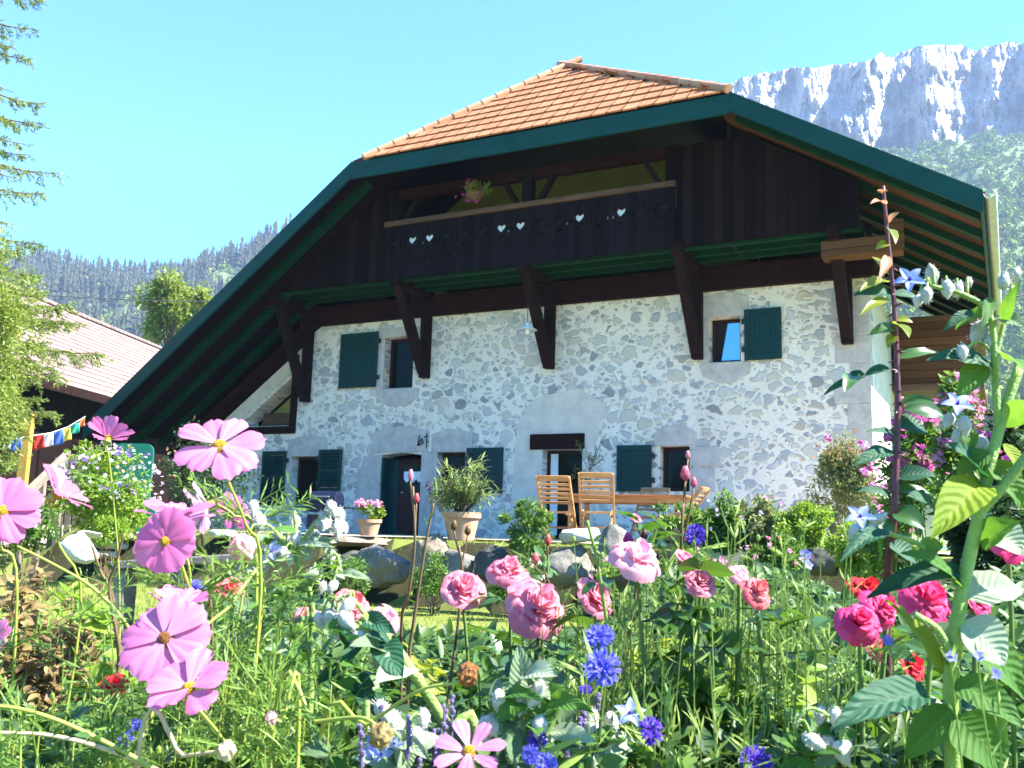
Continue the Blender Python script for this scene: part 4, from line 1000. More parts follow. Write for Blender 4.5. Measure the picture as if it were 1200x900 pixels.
# ---- barbecue
D = 16.5; k = PXM(D); b = at(380, 620, D); t = thing('barbecue', 'closed navy blue barbecue with side shelf standing before the louvred shutters', 'barbecue', b, -.35); zt = W(380, 574, D).z - b.z
m = MB(); prof = [(0, .0), (.02, .12), (.1, .2), (.2, .22), (.32, .17), (.36, .08), (.36, 0)]
m.add([(x, y - .18, z + zt - .24) for x in (-.26, .26) for y, z in prof], [tuple(range(6, -1, -1)), tuple(range(7, 14))] + [(i, i + 1, i + 8, i + 7) for i in range(6)] + [(6, 0, 7, 13)])
lid = bevel(m.build('lid', M['navy'], t), .012)
MB().tube([(-.17, -.19, zt - .12), (-.17, -.23, zt - .12), (.17, -.23, zt - .12), (.17, -.19, zt - .12)], .011, 6).build('handle', M['steel'], lid)
bevel(MB().box(-.27, .27, -.19, .19, zt - .38, zt - .245).build('fire_box', M['navy'], t), .01)
for s_ in (-1, 1): bevel(MB().box(min(s_ * .275, s_ * .52), max(s_ * .275, s_ * .52), -.16, .16, zt - .31, zt - .285).build('side_shelf', M['navy'], t), .006)
bevel(MB().box(-.25, .25, -.17, .17, .1, zt - .42).build('cabinet', M['navy'], t), .008)
for x in (-.23, .23):
    for y in (-.15, .15): MB().box(x - .02, x + .02, y - .02, y + .02, 0, .1).build('leg', M['steel'], t)
# ---- pots
def pot(t, r, h, n=28):
    prof = [(.001, 0), (r * .68, 0), (r * .93, h * .8), (r * .93, h * .8), (r * 1.03, h * .8), (r * 1.05, h), (r * .93, h), (r * .86, h * .9), (.001, h * .9)]
    MB().lathe(prof, (0, 0, 0), n, False).build('pot', M['terracotta'], t, True).modifiers.new('e', 'EDGE_SPLIT').split_angle = R(40)
    MB().lathe([(.001, h * .905), (r * .86, h * .9)], (0, 0, 0), 20, False).build('soil', M['soil'], t)
D = edgeD(432) + .3; k = PXM(D); b = W(432, 628, D); t = thing('potted_geranium', 'small terracotta pot of pale pink geraniums on a flat stone slab', 'potted plant', b); pot(t, 14 * k, 19 * k)
lf = MB(); leaves(lf, (0, 0, 27 * k), (15 * k, 15 * k, 9 * k), 520, .05, .045, 12); lf.build('leaves', M['leaf_lime'], t)
f = MB()
for i in range(26):
    q = Vector((rnd(-16, 18) * k, rnd(-13, 10) * k, rnd(33, 41) * k))
    f = MB()
    for j in range(8): fivepetal(f, q + rvec() * .025, Vector((0, -.5, .8)) + rvec() * .6, .018)
    f.build('flower', M['pk'], t)
D = edgeD(542) + .35; k = PXM(D); b = W(540, 633, D); t = thing('potted_oleander', 'big terracotta pot with spiky long-leaved oleander beside the front door', 'potted plant', b); pot(t, 22 * k, 32 * k)
lf = MB(); m = MB(); f = MB()
for i in range(34):
    a = rnd(0, 6.283); rr2 = rnd(.15, 1) ** .7; hh = rnd(.3, 1.0) * (1 - .35 * rr2)
    tip = Vector((math.cos(a) * rr2 * 46 * k, math.sin(a) * rr2 * 40 * k, (34 + 72 * hh) * k)); pts = wind((rnd(-4, 4) * k, rnd(-4, 4) * k, 28 * k), tip, 5, .08); m.tube(pts, [.008, .007, .006, .005, .004, .003], 5)
    dd = (pts[-1] - pts[-3]).normalized()
    for j in range(26):
        u = rnd(.3, 1.0) * 5; q = pts[min(4, int(u))].lerp(pts[min(5, int(u) + 1)], u % 1); lf.leaf(q, dd * .8 + rvec() * .85, Vector((0, 0, 1)) + rvec() * .3, rnd(.1, .17), .022, .5, .2, 3)
m.build('stems', M['stem_brown'], t); lf.build('leaves', M['leaf_oleander'], t)
for i in range(12):
    q = Vector((rnd(-26, 2) * k, rnd(10, 30) * k, rnd(50, 62) * k))
# window box under the small window by the door
x0, x1, z0, z1 = W4; b = H2W((x0 + x1) / 2, -.18, z0 - .08); t = thing('window_box', 'window box of magenta geraniums under the small window by the door', 'window box', b, -YAW)
bevel(MB().box(-.36, .36, -.1, .1, -.08, .1).build('trough', M['terracotta'], t), .01); lf = MB(); leaves(lf, (0, -.02, .16), (.4, .14, .12), 260, .06, .05, 10); lf.build('leaves', M['leaf_mid'], t); f = MB()
for i in range(16):
    q = Vector((rnd(-.4, .4), rnd(-.2, .05), rnd(.14, .34)))
    f = MB()
    for j in range(8): fivepetal(f, q + rvec() * .03, Vector((0, -.6, .6)) + rvec() * .6, .025)
    f.build('flower', M['magenta'], t)
shrub('fern_bush', 584, 652, 588, 655, edgeD(615) - .1, 'bright green feathery bush growing over the wall beside the chairs', M['leaf_mid'], 2600, .07, .022, 'bush', 26, cr_=.3, base=.45)
# olive in front of the wall by the french window
b = H2W(HP(690, 560, -.9)[0], -.9, 0); t = thing('olive_tree', 'slender young olive with sparse grey-green sprigs by the french window', 'tree', b, -YAW); m = MB(); lf = MB(); k = PXM(19.5)
m.tube(wind((0, 0, -.05), (0, 0, 1.6), 6, .04), [.02, .018, .016, .013, .01, .007, .004], 6)
for i in range(22):
    a = rnd(0, 6.283); z = rnd(.75, 1.6); tip = Vector((math.cos(a) * rnd(.12, .42), math.sin(a) * rnd(.1, .3), z + rnd(.05, .55))); pts = wind((0, 0, z), tip, 4, .12); m.tube(pts, [.006, .005, .004, .003, .002], 4)
    for j in range(20): u = rnd(.2, 1) * 4; q = pts[min(3, int(u))].lerp(pts[min(4, int(u) + 1)], u % 1); lf.leaf(q, rvec() + Vector((0, 0, .4)), rvec(), .075, .018, .2, .1, 2)
m.build('trunk', M['bark'], t); lf.build('leaves', M['leaf_olive'], t)
MB().lathe([(.001, 0), (.15, 0), (.2, .3), (.19, .3), (.001, .27)], (0, 0, 0), 20, False).build('pot', M['terracotta'], t, True)

# ---- garden furniture (slatted, oiled)
def chair(px, py, D, rz, lab, w_=.46, h_=.92):
    b = at(px, py, D); t = thing('garden_chair', lab, 'chair', b, rz, 'slatted wooden garden chairs'); s_ = w_ / 2     # sitter faces +y
    for x in (-s_, s_):
        bevel(MB().bar((x, .36, .0), (x, -.26, h_), .028, .05, (0, 1, 0)).build('rear_leg', M['teak'], t), .004)
        bevel(MB().bar((x * .88, -.3, .0), (x * .88, .2, .47), .026, .045, (0, 1, 0)).build('front_leg', M['teak'], t), .004)
    m = MB()
    for i in range(7): m.box(-s_ + .03, s_ - .03, -.2 + i * .066, -.15 + i * .066, .43, .45)
    m.box(-s_ + .03, -s_ + .055, -.2, .25, .40, .428); m.box(s_ - .055, s_ - .03, -.2, .25, .40, .428); bevel(m.build('seat', M['teak'], t), .003)
    m = MB(); A, B_ = Vector((0, .36, 0)), Vector((0, -.26, h_))
    for i in range(6):
        q = A.lerp(B_, .62 + i * .066); m.bar((-s_ + .014, q.y, q.z), (s_ - .014, q.y, q.z), .014, .04, (0, -.5, 1))
    q = A.lerp(B_, .985); m.bar((-s_ + .014, q.y, q.z), (s_ - .014, q.y, q.z), .02, .055, (0, -.5, 1)); bevel(m.build('backrest', M['teak'], t), .003)
    q = A.lerp(B_, .25); MB().bar((-s_ + .014, q.y, q.z), (s_ - .014, q.y, q.z), .02, .03).build('stretcher', M['teak'], t)
    return t
chair(652, 615, 13.55, -.30, 'slatted wooden chair leftmost at the table, right before the french window')
chair(699, 618, 13.35, -.16, 'slatted wooden chair in front of the table, closest to the white flat stone', h_=.96)
chair(806, 612, 13.9, 1.15, 'slatted wooden chair at the table end, half hidden by the rosebud', h_=.84)
chair(762, 610, 15.6, math.pi - YAW, 'slatted wooden chair on the house side of the table, beneath the green shutter')
b = at(738, 612, 14.45); t = thing('garden_table', 'long slatted brown wooden table standing among the chairs on the terrace', 'table', b, -YAW + .06); m = MB()
for i in range(8): m.box(-.95, .95, -.46 + i * .115, -.46 + i * .115 + .105, .705, .735)
bevel(m.build('table_top', M['teak_dark'], t), .004)
m = MB(); m.box(-.85, .85, -.38, -.35, .62, .703); m.box(-.85, .85, .35, .38, .62, .703); m.box(-.85, -.82, -.35, .35, .62, .703); m.box(.82, .85, -.35, .35, .62, .703); m.build('table_frame', M['teak'], t)
for x in (-.8, .8):
    for y in (-.36, .36): bevel(MB().box(x - .035, x + .035, y - .035, y + .035, 0, .62).build('leg', M['teak'], t), .006)
# ---- wooden tub
D = edgeD(795) + .3; k = PXM(D); b = at(795, 645, D); t = thing('wooden_tub', 'stave wooden tub planted with pink roses at the right of the wall', 'planter', b); zt = W(795, 622, D).z - b.z; m = MB()
for i in range(18):
    a = 6.283 * i / 18; c_, s_ = math.cos(a), math.sin(a); n_ = 6.283 / 18 * .47; ra, rb2 = .15, .18
    m.add([(r_ * math.cos(a + dd), r_ * math.sin(a + dd), z) for z, r0_ in ((0, ra), (zt, rb2)) for r_, dd in ((r0_, -n_), (r0_, n_), (r0_ - .02, n_), (r0_ - .02, -n_))], [(0, 1, 5, 4), (1, 2, 6, 5), (2, 3, 7, 6), (3, 0, 4, 7), (4, 5, 6, 7), (3, 2, 1, 0)])
m.build('staves', M['teak'], t); hp_ = MB()
for z in (zt * .25, zt * .75): r_ = .153 + .03 * z / zt; hp_.lathe([(r_, z - .015), (r_ + .004, z - .015), (r_ + .004, z + .015), (r_, z + .015)], (0, 0, 0), 24, False)
hp_.build('hoop', M['iron'], t); lf = MB(); leaves(lf, (0, 0, zt + .12), (.24, .22, .16), 500, .06, .04, 14); lf.build('leaves', M['leaf_mid'], t)
MB().lathe([(.001, zt - .04), (.16, zt - .04)], (0, 0, 0), 18, False).build('soil', M['soil'], t)

# ---- plants on the right of the wall
for px0, px1, py0, py1, dD, lab, mt, n, L_, Wd_, fl in (
    (812, 880, 583, 668, .15, 'light green bush with tiny violet flowers on the wall right of the wooden tub', 'leaf_mid', 3200, .075, .034, (('flowers', M['lilac'], 14, .022, .2),)),
    (852, 925, 570, 668, .4, 'pale leafy bush with peach and lilac blooms below the stone wall', 'leaf_spirea', 3400, .08, .036, (('flowers', M['lilac'], 10, .03, .3), ('peach_flowers', M['pk'], 8, .03, .2))),
    (905, 983, 588, 655, .2, 'lime-yellow rounded bush at the end of the low wall', 'leaf_lime', 3400, .055, .03, ()),
    (478, 545, 650, 706, -.9, 'low green plant at the foot of the brownish boulder', 'leaf_mid', 1500, .05, .024, ()),
    (560, 640, 655, 708, -.9, 'low leafy plant at the foot of the stones below the feathery bush', 'leaf_mid', 1700, .05, .024, ()),
    (690, 770, 650, 706, -1.0, 'low bright plant at the foot of the upright grey boulder', 'leaf_lime', 1800, .05, .026, (('flowers', M['pk'], 7, .03, .2),)),
    (385, 435, 650, 704, -.8, 'low green tuft at the foot of the largest boulder', 'leaf_mid', 1000, .05, .02, ()),
    (868, 948, 628, 690, -1.0, 'low green bush hiding the dark boulder beneath the lime-green bushes', 'leaf_mid', 2200, .06, .03, (('flowers', M['pk'], 9, .03, .2),)),
    (770, 850, 640, 696, -1.1, 'low leafy bush with pink flowers before the boulder under the wooden tub', 'leaf_lime', 2000, .06, .03, (('flowers', M['pk'], 10, .035, .2),)),
    (965, 1040, 612, 690, -.7, 'bright green bush covering the stones at the foot of the coppery-tipped bush', 'leaf_lime', 2600, .06, .03, (('flowers', M['lilac'], 8, .03, .2),)),
    (770, 840, 590, 665, .55, 'small leafy bush with pink flowers directly behind the wooden tub', 'leaf_lime', 2400, .07, .036, (('flowers', M['pk'], 7, .035, .1),))):
    shrub('flowering_bush', px0, px1, py0, py1, edgeD((px0 + px1) / 2) + dD, lab, M[mt], n, L_, Wd_, 'bush', 24, fl, cr_=.36, base=.6 if dD > 0 else None)
shrub('flowering_shrub', 946, 1034, 504, 652, 12.2, 'tall bush with coppery tips against the corner of the stone wall', M['leaf_spirea'], 7500, .07, .028, 'bush', 44, (('flowers', M['lilac'], 8, .05, -.3), ('pink_flowers', M['magenta'], 10, .055, -.3)), mats2=(M['leaf_copper'], 900, .45), cr_=.34)
for px0, px1, py0, py1, D, lab, mt, fl in (
    (1040, 1110, 455, 660, 6.2, 'pink-flowered bush standing directly right of the thorny rose cane', 'leaf_mid', (('flowers', M['magenta'], 20, .045, .1), ('pale_flowers', M['pk'], 14, .04, 0))),
    (1090, 1160, 432, 650, 5.4, 'tall phlox with pale pink heads below the farmhouse gutter', 'leaf_mid', (('flowers', M['pk'], 22, .045, .0),)),
    (1140, 1230, 465, 680, 5.0, 'dark green phlox with magenta heads behind the tall borage', 'leaf_dark', (('flowers', M['magenta'], 18, .045, .0),)),
    (1010, 1075, 560, 680, 6.8, 'low pale pink phlox at the foot of the thorny rose cane', 'leaf_mid', (('flowers', M['pk'], 14, .04, .0),)),
    (1100, 1200, 560, 720, 4.2, 'dense dark green bush behind the borage stem', 'leaf_dark', ())):
    shrub('phlox', px0, px1, py0, py1, D, lab, M[mt], 1900, .075, .028, 'plant', 22, fl, cr_=.34, stemmat='stem')

# ---- on the house: lamp, basket of flowers
lx, lz = HP(618, 385, -1.0); b = H2W(lx, -1.0, lz); t = thing('hanging_lamp', 'white enamel lamp hanging from the balcony underside by a bracket', 'lamp', b, -YAW); zt = ZB - lz
MB().tube([(0, 0, .12), (0, 0, zt)], .008, 5).build('cord', M['iron'], t)
MB().lathe([(.03, .12), (.04, .06), (.07, .04), (.2, -.03), (.2, -.035), (.06, .025), (.03, .03)], (0, 0, 0), 24, False).build('shade', M['white'], t, True)
MB().lathe([(.02, .02), (.045, -.03), (.055, -.08), (.04, -.12), (.001, -.13)], (0, 0, 0), 16, False).build('bulb', M['white'], t, True)
bx_, bz_ = HP(556, 222, BY - .2); b = H2W(bx_, BY - .2, bz_); t = thing('hanging_basket', 'basket of pink and green trailing flowers on the dark balcony', 'hanging basket', b, -YAW)
MB().lathe([(.001, -.24), (.1, -.22), (.17, -.1), (.18, -.05), (.16, -.05), (.001, -.1)], (0, 0, 0), 16, False).build('basket', M['stem_brown'], t, True)
MB().tube([(0, 0, -.06), (0, 0, zc_ - bz_ - .4)], .006, 4).build('cord', M['iron'], t)
lf = MB(); leaves(lf, (.05, 0, 0), (.26, .2, .2), 420, .07, .035, 14); lf.build('leaves', M['leaf_lime'], t); f = MB()
for i in range(22):
    q = Vector((rnd(-.36, .2), rnd(-.2, .1), rnd(-.3, .25)))
    f = MB()
    for j in range(5): fivepetal(f, q + rvec() * .03, Vector((0, -.6, .5)) + rvec() * .6, .03)
    f.build('flower', M['magenta'], t)

# ---- grass blades on the lawn and terrace edge
def grass():
    m = MB(); n = 0
    while n < 16000:
        px, D = rnd(250, 1000), rnd(5.0, 12.4); p = W(px, 650, D); z = ground_z(p.x, p.y); n += 1
        h = rnd(.02, .05) * (1.6 if z > .6 else 1); a = rnd(0, 6.28); dx, dy = .004 * math.cos(a), .004 * math.sin(a); b = rvec() * h * .5
        m.add([(p.x - dx, p.y - dy, z - .005), (p.x + dx, p.y + dy, z - .005), (p.x + b.x, p.y + b.y, z + h)], [(0, 1, 2)])
    for i in range(7000):
        px = rnd(40, 330); D = rnd(7, 15); p = W(px, 650, D); z = ground_z(p.x, p.y); h = rnd(.03, .1); a = rnd(0, 6.28); dx, dy = .005 * math.cos(a), .005 * math.sin(a); b = rvec() * h * .5
        m.add([(p.x - dx, p.y - dy, z - .005), (p.x + dx, p.y + dy, z - .005), (p.x + b.x, p.y + b.y, z + h)], [(0, 1, 2)])
    tag(m.build('grass', LF('grass_blade', (.14, .2, .03), (.3, .34, .07), .3)), 'short sunlit grass on the lawn and bank', 'grass', kind='stuff')
grass()
# ================================================================== the flower bed in front
M['cosmos'] = petal('cosmos_petal', (.62, .16, .38), (.72, .30, .53), .42, .55, .75, (.60, .28, .48))
M['cosmos_deep'] = petal('cosmos_petal_deep', (.64, .14, .36), (.72, .24, .48), .42, .55, .5)
M['cosmos_pale'] = petal('cosmos_petal_pale', (.70, .36, .55), (.76, .48, .64), .42, .55, .5)
M['rose_pink'] = petal('pink_rose_petal', (.72, .20, .30), (.84, .38, .46), .5, .5, .35)
M['rose_pale'] = petal('pale_rose_petal', (.78, .32, .44), (.84, .48, .56), .4, .5, .3)
M['rose_coral'] = petal('coral_rose_petal', (.74, .13, .15), (.80, .26, .26), .35, .5, .3)
M['rose_crimson'] = petal('crimson_rose_petal', (.70, .03, .16), (.80, .12, .30), .35, .5, .3)
M['rose_red'] = petal('red_rose_petal', (.62, .02, .03), (.74, .05, .07), .35, .5, .3)
M['corn'] = petal('cornflower_floret', (.10, .10, .62), (.22, .20, .78), .35, .6, .2)
M['corn_deep'] = petal('deep_cornflower_floret', (.07, .03, .38), (.13, .06, .52), .35, .6, .2)
M['borage'] = petal('borage_petal', (.20, .27, .70), (.38, .44, .82), .4, .5, .3, (.7, .74, .85))
M['flax'] = petal('flax_blue_petal', (.16, .16, .62), (.26, .26, .72), .4, .6, .2)
M['lav'] = basic('lavender_spike', (.10, .07, .17), .8, .4, 30)
M['disc'] = basic('yellow_disc', (.72, .42, .02), .7, .25, 260, .8, 500, col2=(.82, .55, .03))
M['disc_brown'] = basic('brown_disc', (.35, .13, .03), .8, .4, 200, .8, 500)
M['wool'] = basic('woolly_bud', (.36, .38, .30), .9, .25, 60, .5, 300, col2=(.60, .58, .54))
M['wool_hair'] = basic('bud_hair', (.72, .70, .66), .8, .1, 30)
M['hairy'] = basic('hairy_stem', (.17, .29, .05), .6, .2, 30, .4, 200, col2=(.26, .38, .09))
M['ystem'] = basic('yellow_green_stem', (.26, .30, .05), .5, .2, 20)
M['dry'] = basic('dry_stalk', (.42, .33, .20), .7, .3, 30)
M['cane'] = basic('purple_cane', (.10, .022, .03), .45, .3, 20)
M['l_bor'] = leafmat('borage_leaf', (.045, .13, .025), (.10, .22, .04), .42, .65, (.26, .48, .02), vein=.14, spec=.2)
M['l_bor_y'] = leafmat('yellowing_borage_leaf', (.15, .25, .02), (.26, .34, .03), .5, .65, (.38, .5, .02), vein=.12, spec=.2)
M['l_bor_d'] = leafmat('dark_borage_leaf', (.015, .065, .035), (.03, .10, .05), .25, .6, (.05, .22, .03), vein=.12, spec=.2)
M['l_wool'] = leafmat('woolly_leaf', (.20, .27, .15), (.36, .42, .30), .3, .85, vein=.12)
M['l_greyg'] = leafmat('grey_green_leaf', (.09, .16, .07), (.20, .27, .15), .35, .7, vein=.1)
M['l_rose'] = leafmat('rose_leaf', (.025, .075, .018), (.07, .15, .03), .3, .3, (.18, .36, .02), spec=.5)
M['l_rose_y'] = leafmat('young_rose_leaf', (.16, .20, .02), (.30, .32, .04), .45, .35, (.45, .5, .03))
M['l_line'] = leafmat('linear_leaf', (.11, .20, .03), (.32, .42, .11), .35, .6)
M['l_feather'] = leafmat('feathery_leaf', (.10, .20, .03), (.24, .36, .07), .35, .5)
M['l_brown'] = leafmat('brownish_leaf', (.12, .075, .03), (.36, .26, .10), .3, .6)
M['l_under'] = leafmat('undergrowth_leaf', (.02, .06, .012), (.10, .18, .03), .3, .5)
M['l_blade'] = leafmat('grassy_leaf', (.10, .20, .03), (.28, .38, .07), .35, .5)

def bez(pts, n=14):
    pts = [Vector(p) for p in pts]; m = len(pts)
    if m == 2: return [pts[0].lerp(pts[1], i / n) for i in range(n + 1)]
    out = []; P = [pts[0] * 2 - pts[1]] + pts + [pts[-1] * 2 - pts[-2]]
    per = max(3, n // (m - 1))
    for s_ in range(m - 1):
        a, b, c, d = P[s_:s_ + 4]
        for i in range(per):
            t = i / per; out.append(.5 * ((2 * b) + (c - a) * t + (2 * a - 5 * b + 4 * c - d) * t * t + (3 * b - a - 3 * c + d) * t ** 3))
    out.append(pts[-1]); return out
def frame(N):
    N = Vector(N).normalized(); a = N.cross(Vector((0, 0, 1)))
    a = a.normalized() if a.length > .05 else Vector((1, 0, 0)); return N, a, N.cross(a)
def bigleaf(mb, base, tip, up, width, droop=.2, ripple=.06, nu=6, nl=9, pointy=1.0):
    base, tip = Vector(base), Vector(tip); d = tip - base; L = d.length; d.normalize(); sdv = d.cross(Vector(up)).normalized(); n = sdv.cross(d)
    vs = []; uvs = []; s_ = rnd(0, 90)
    for j in range(nl + 1):
        t = j / nl; w_ = width / 2 * (math.sin(math.pi * min(1, t ** .8 * .98 + .02)) ** .75 + .05 * (1 - t)) * (1 - .25 * t * pointy)
        for i in range(nu + 1):
            u = i / nu * 2 - 1
            h = droop * L * (math.sin(math.pi * t * .9) * .8 - .5 * t * t) + abs(u) * w_ * .35 + ripple * L * mnoise.noise(Vector((u * 1.6 + s_, t * 4.5, s_)))
            wob = 1 + .12 * mnoise.noise(Vector((t * 7, math.copysign(1, u) * 3, s_)))
            vs.append(base + d * (L * t) + sdv * (u * w_ * wob) + n * h); uvs.append((i / nu, t))
    fs = [(j * (nu + 1) + i, j * (nu + 1) + i + 1, (j + 1) * (nu + 1) + i + 1, (j + 1) * (nu + 1) + i) for j in range(nl) for i in range(nu)]
    mb.add(vs, fs, uvs)
def cosmos_petals(mb, c, N, L, n=8, wd=.62, cup=.12, jit=.15, skip=(), rot=None):
    N, a, b = frame(N); c = Vector(c); o = rnd(0, 6.28) if rot is None else rot; nu, nl = 8, 7
    for k in range(n):
        if k in skip: continue
        th = o + 6.283 * k / n + rnd(-.07, .07); e = a * math.cos(th) + b * math.sin(th); s_ = N.cross(e); LL = L * rnd(.9, 1.06); cu = cup + rnd(-jit, jit); W_ = L * wd * rnd(.9, 1.12); ph = rnd(0, 6); tw = rnd(-.18, .18)
        vs = []; uvs = []
        for j in range(nl + 1):
            t = j / nl; w_ = W_ / 2 * (.12 + .88 * math.sin(min(1, t * 1.15) * 1.571) ** 1.1) * (1 - .16 * max(0, t - .8) / .2)
            for i in range(nu + 1):
                u = i / nu * 2 - 1; le = LL * (1 - .07 * abs(math.sin(u * 1.5 * math.pi)) * (t ** 5) - .13 * u * u * t ** 3)
                h = cu * LL * t - .14 * LL * t ** 3 + .026 * L * math.cos(u * 7 + ph) * t + .012 * L * math.cos(u * 16 + ph * 2) * t + tw * u * w_ + (.004 * (k % 2)) * (L / .04)
                vs.append(c + e * (.07 * L + t * le) + s_ * (u * w_) + N * h); uvs.append((i / nu, t))
        fs = [(j * (nu + 1) + i, j * (nu + 1) + i + 1, (j + 1) * (nu + 1) + i + 1, (j + 1) * (nu + 1) + i) for j in range(nl) for i in range(nu)]
        mb.add(vs, fs, uvs)
def feather(mb, base, d, L, n=9):
    """thread-like divided leaf"""
    d = Vector(d).normalized(); s_ = d.orthogonal().normalized(); s_ = (Matrix.Rotation(rnd(0, 6.28), 3, d) @ s_); base = Vector(base)
    mb.tube([base, base + d * L], [.0011, .0005], 3, False)
    for i in range(n):
        t = (i + .6) / n; p = base + d * (L * t)
        for sg in (-1, 1):
            e = (d * .8 + s_ * sg + rvec() * .35).normalized(); l = L * .5 * (1 - t * .6) * rnd(.6, 1.1); mb.leaf(p, e, rvec(), l, .0022, rnd(-.4, .6), 0, 3)
            for q in (.4, .7): mb.leaf(p + e * l * q, (e + s_ * sg * rnd(-1, 1) + rvec() * .6), rvec(), l * .45, .0018, .2, 0, 2)
def stem_pts(P, path, D):
    """stem from the head down along pixel marks to the soil"""
    pts = [P] + [W(x, y, d) for x, y, d in path]; e = pts[-1]
    if e.z > .02: pts += [Vector((e.x + rnd(-.05, .05), e.y + rnd(.0, .05), e.z * .5)), Vector((e.x + rnd(-.12, .12), e.y + rnd(.0, .12), -.02))]
    return bez(pts, 22)
def cosmos(px, py, D, dpx, N, path, lab, mat='cosmos', n=8, cup=.12, disc='disc', skip=(), wd=.62, rot=None, group='pink cosmos blooms', leafy=3):
    P = W(px, py, D); L = dpx / 2 * PXM(D); N = Vector(N).normalized(); sp_ = stem_pts(P - N * .014, path, D); b = sp_[-1].copy(); b.z = 0
    t = thing('cosmos', lab, 'flower', b, group=group); c = P - b; m = MB(); cosmos_petals(m, c, N, L, n, wd, cup, skip=skip, rot=rot)
    m.build('petals', M[mat], t, True)
    d = MB(); _, a, bb = frame(N); r = L * .19
    for k in range(90):
        f_ = math.sqrt((k + .5) / 90); an = k * 2.39996; q = c + (a * math.cos(an) + bb * math.sin(an)) * (r * f_) + N * (r * .75 * (1 - f_ * f_) + .001); d.blob(q, r * .13, 1, 0)
    d.blob(c - N * r * .1, r * .85, 2, .05); d.build('disc', M[disc], t, True)
    k = MB(); 
    for i in range(8):
        an = i * .785; e = a * math.cos(an) + bb * math.sin(an); k.leaf(c - N * .008, e + N * -.25, N, L * .38, L * .12, .3, .2, 3)
    k.blob(c - N * .007, (r * .8, r * .8, r * .8), 2, .05); k.build('calyx', M['ystem'], t, True)
    s_ = MB(); s_.tube([q - b for q in sp_], [.0013 + .0008 * i / len(sp_) for i in range(len(sp_))], 6); s_.build('stem', M['ystem'], t, True)
    if leafy:
        f = MB()
        for i in range(leafy):
            q = sp_[int(len(sp_) * rnd(.3, .8))] - b
            for sg in (-1, 1): feather(f, q, Vector((sg, rnd(-.6, .6), rnd(.2, .9))), rnd(.06, .1), 6)
        f.build('leaves', M['l_feather'], t)
    return t
cosmos(257, 524, .95, 100, (.12, -.72, .62), [(264, 556, .96), (288, 615, .99), (306, 690, 1.03)], 'bright pink cosmos in full bloom rising alone before the dark eave', wd=.64, rot=.3, leafy=1)
cosmos(127, 514, 1.7, 50, (-.05, .5, .8), [(128, 540, 1.7), (134, 600, 1.72), (140, 690, 1.75)], 'small pink cosmos seen from behind against the dark eave, above the green panel', 'cosmos_deep', cup=.75)
cosmos(66, 580, 1.3, 74, (.62, .1, .6), [(58, 592, 1.3), (70, 640, 1.32), (95, 720, 1.36)], 'pink cosmos turned sideways showing the back of its petals', 'cosmos_deep', cup=.55)
cosmos(2, 600, 1.1, 88, (.3, -.8, .35), [(0, 640, 1.12), (20, 700, 1.14)], 'pink cosmos with yellow eye cut by the left edge', 'cosmos_deep')
cosmos(206, 612, 1.08, 86, (.05, -.1, .95), [(207, 640, 1.09), (225, 700, 1.11)], 'pink cosmos with petals fanned upward, overhanging another below it', 'cosmos', cup=.5, wd=.75)
cosmos(195, 635, 1.02, 76, (-.12, -.9, .1), [(205, 640, 1.04), (222, 690, 1.06), (236, 740, 1.1)], 'deep pink cosmos with golden eye hanging under the fanned one', 'cosmos_deep', disc='disc', wd=.8)
cosmos(243, 592, 1.16, 60, (-.5, -.35, -.25), [(252, 590, 1.17), (275, 605, 1.18), (300, 650, 1.2)], 'pale cosmos drooping sideways with limp petals', 'cosmos_pale', cup=.5)
cosmos(272, 600, 1.25, 52, (.3, .8, .5), [(272, 610, 1.25), (290, 660, 1.27)], 'small pink cosmos seen from the back beside the limp pale one', 'cosmos_deep')
cosmos(194, 750, .98, 104, (.0, -.85, .45), [(212, 762, 1.0), (232, 742, 1.01), (268, 712, 1.03), (310, 690, 1.08)], 'large double-looking pink cosmos with brown-orange eye', 'cosmos', n=9, disc='disc_brown', wd=.74, cup=.05)
cosmos(208, 716, 1.03, 68, (.1, -.1, 1), [(210, 740, 1.05), (220, 800, 1.08)], 'pink cosmos with upright petals peeping over the large double-looking one', 'cosmos', cup=.7, wd=.8)
cosmos(222, 808, .93, 98, (-.15, -.5, .85), [(230, 828, .94), (262, 868, .96), (275, 905, .98)], 'wide pink cosmos with yellow eye overlapping the bottom of the double-looking one', 'cosmos', cup=.32, wd=.72, rot=.9)
cosmos(550, 882, .92, 86, (.05, -.55, .8), [(545, 905, .93)], 'ragged pink cosmos with separate petals at the bottom edge', 'cosmos', n=7, wd=.45, cup=.3, rot=.5)
cosmos(-4, 746, 1.05, 40, (-.3, -.8, .3), [(-6, 800, 1.07)], 'magenta cosmos tip just entering at the left edge', 'cosmos_deep')

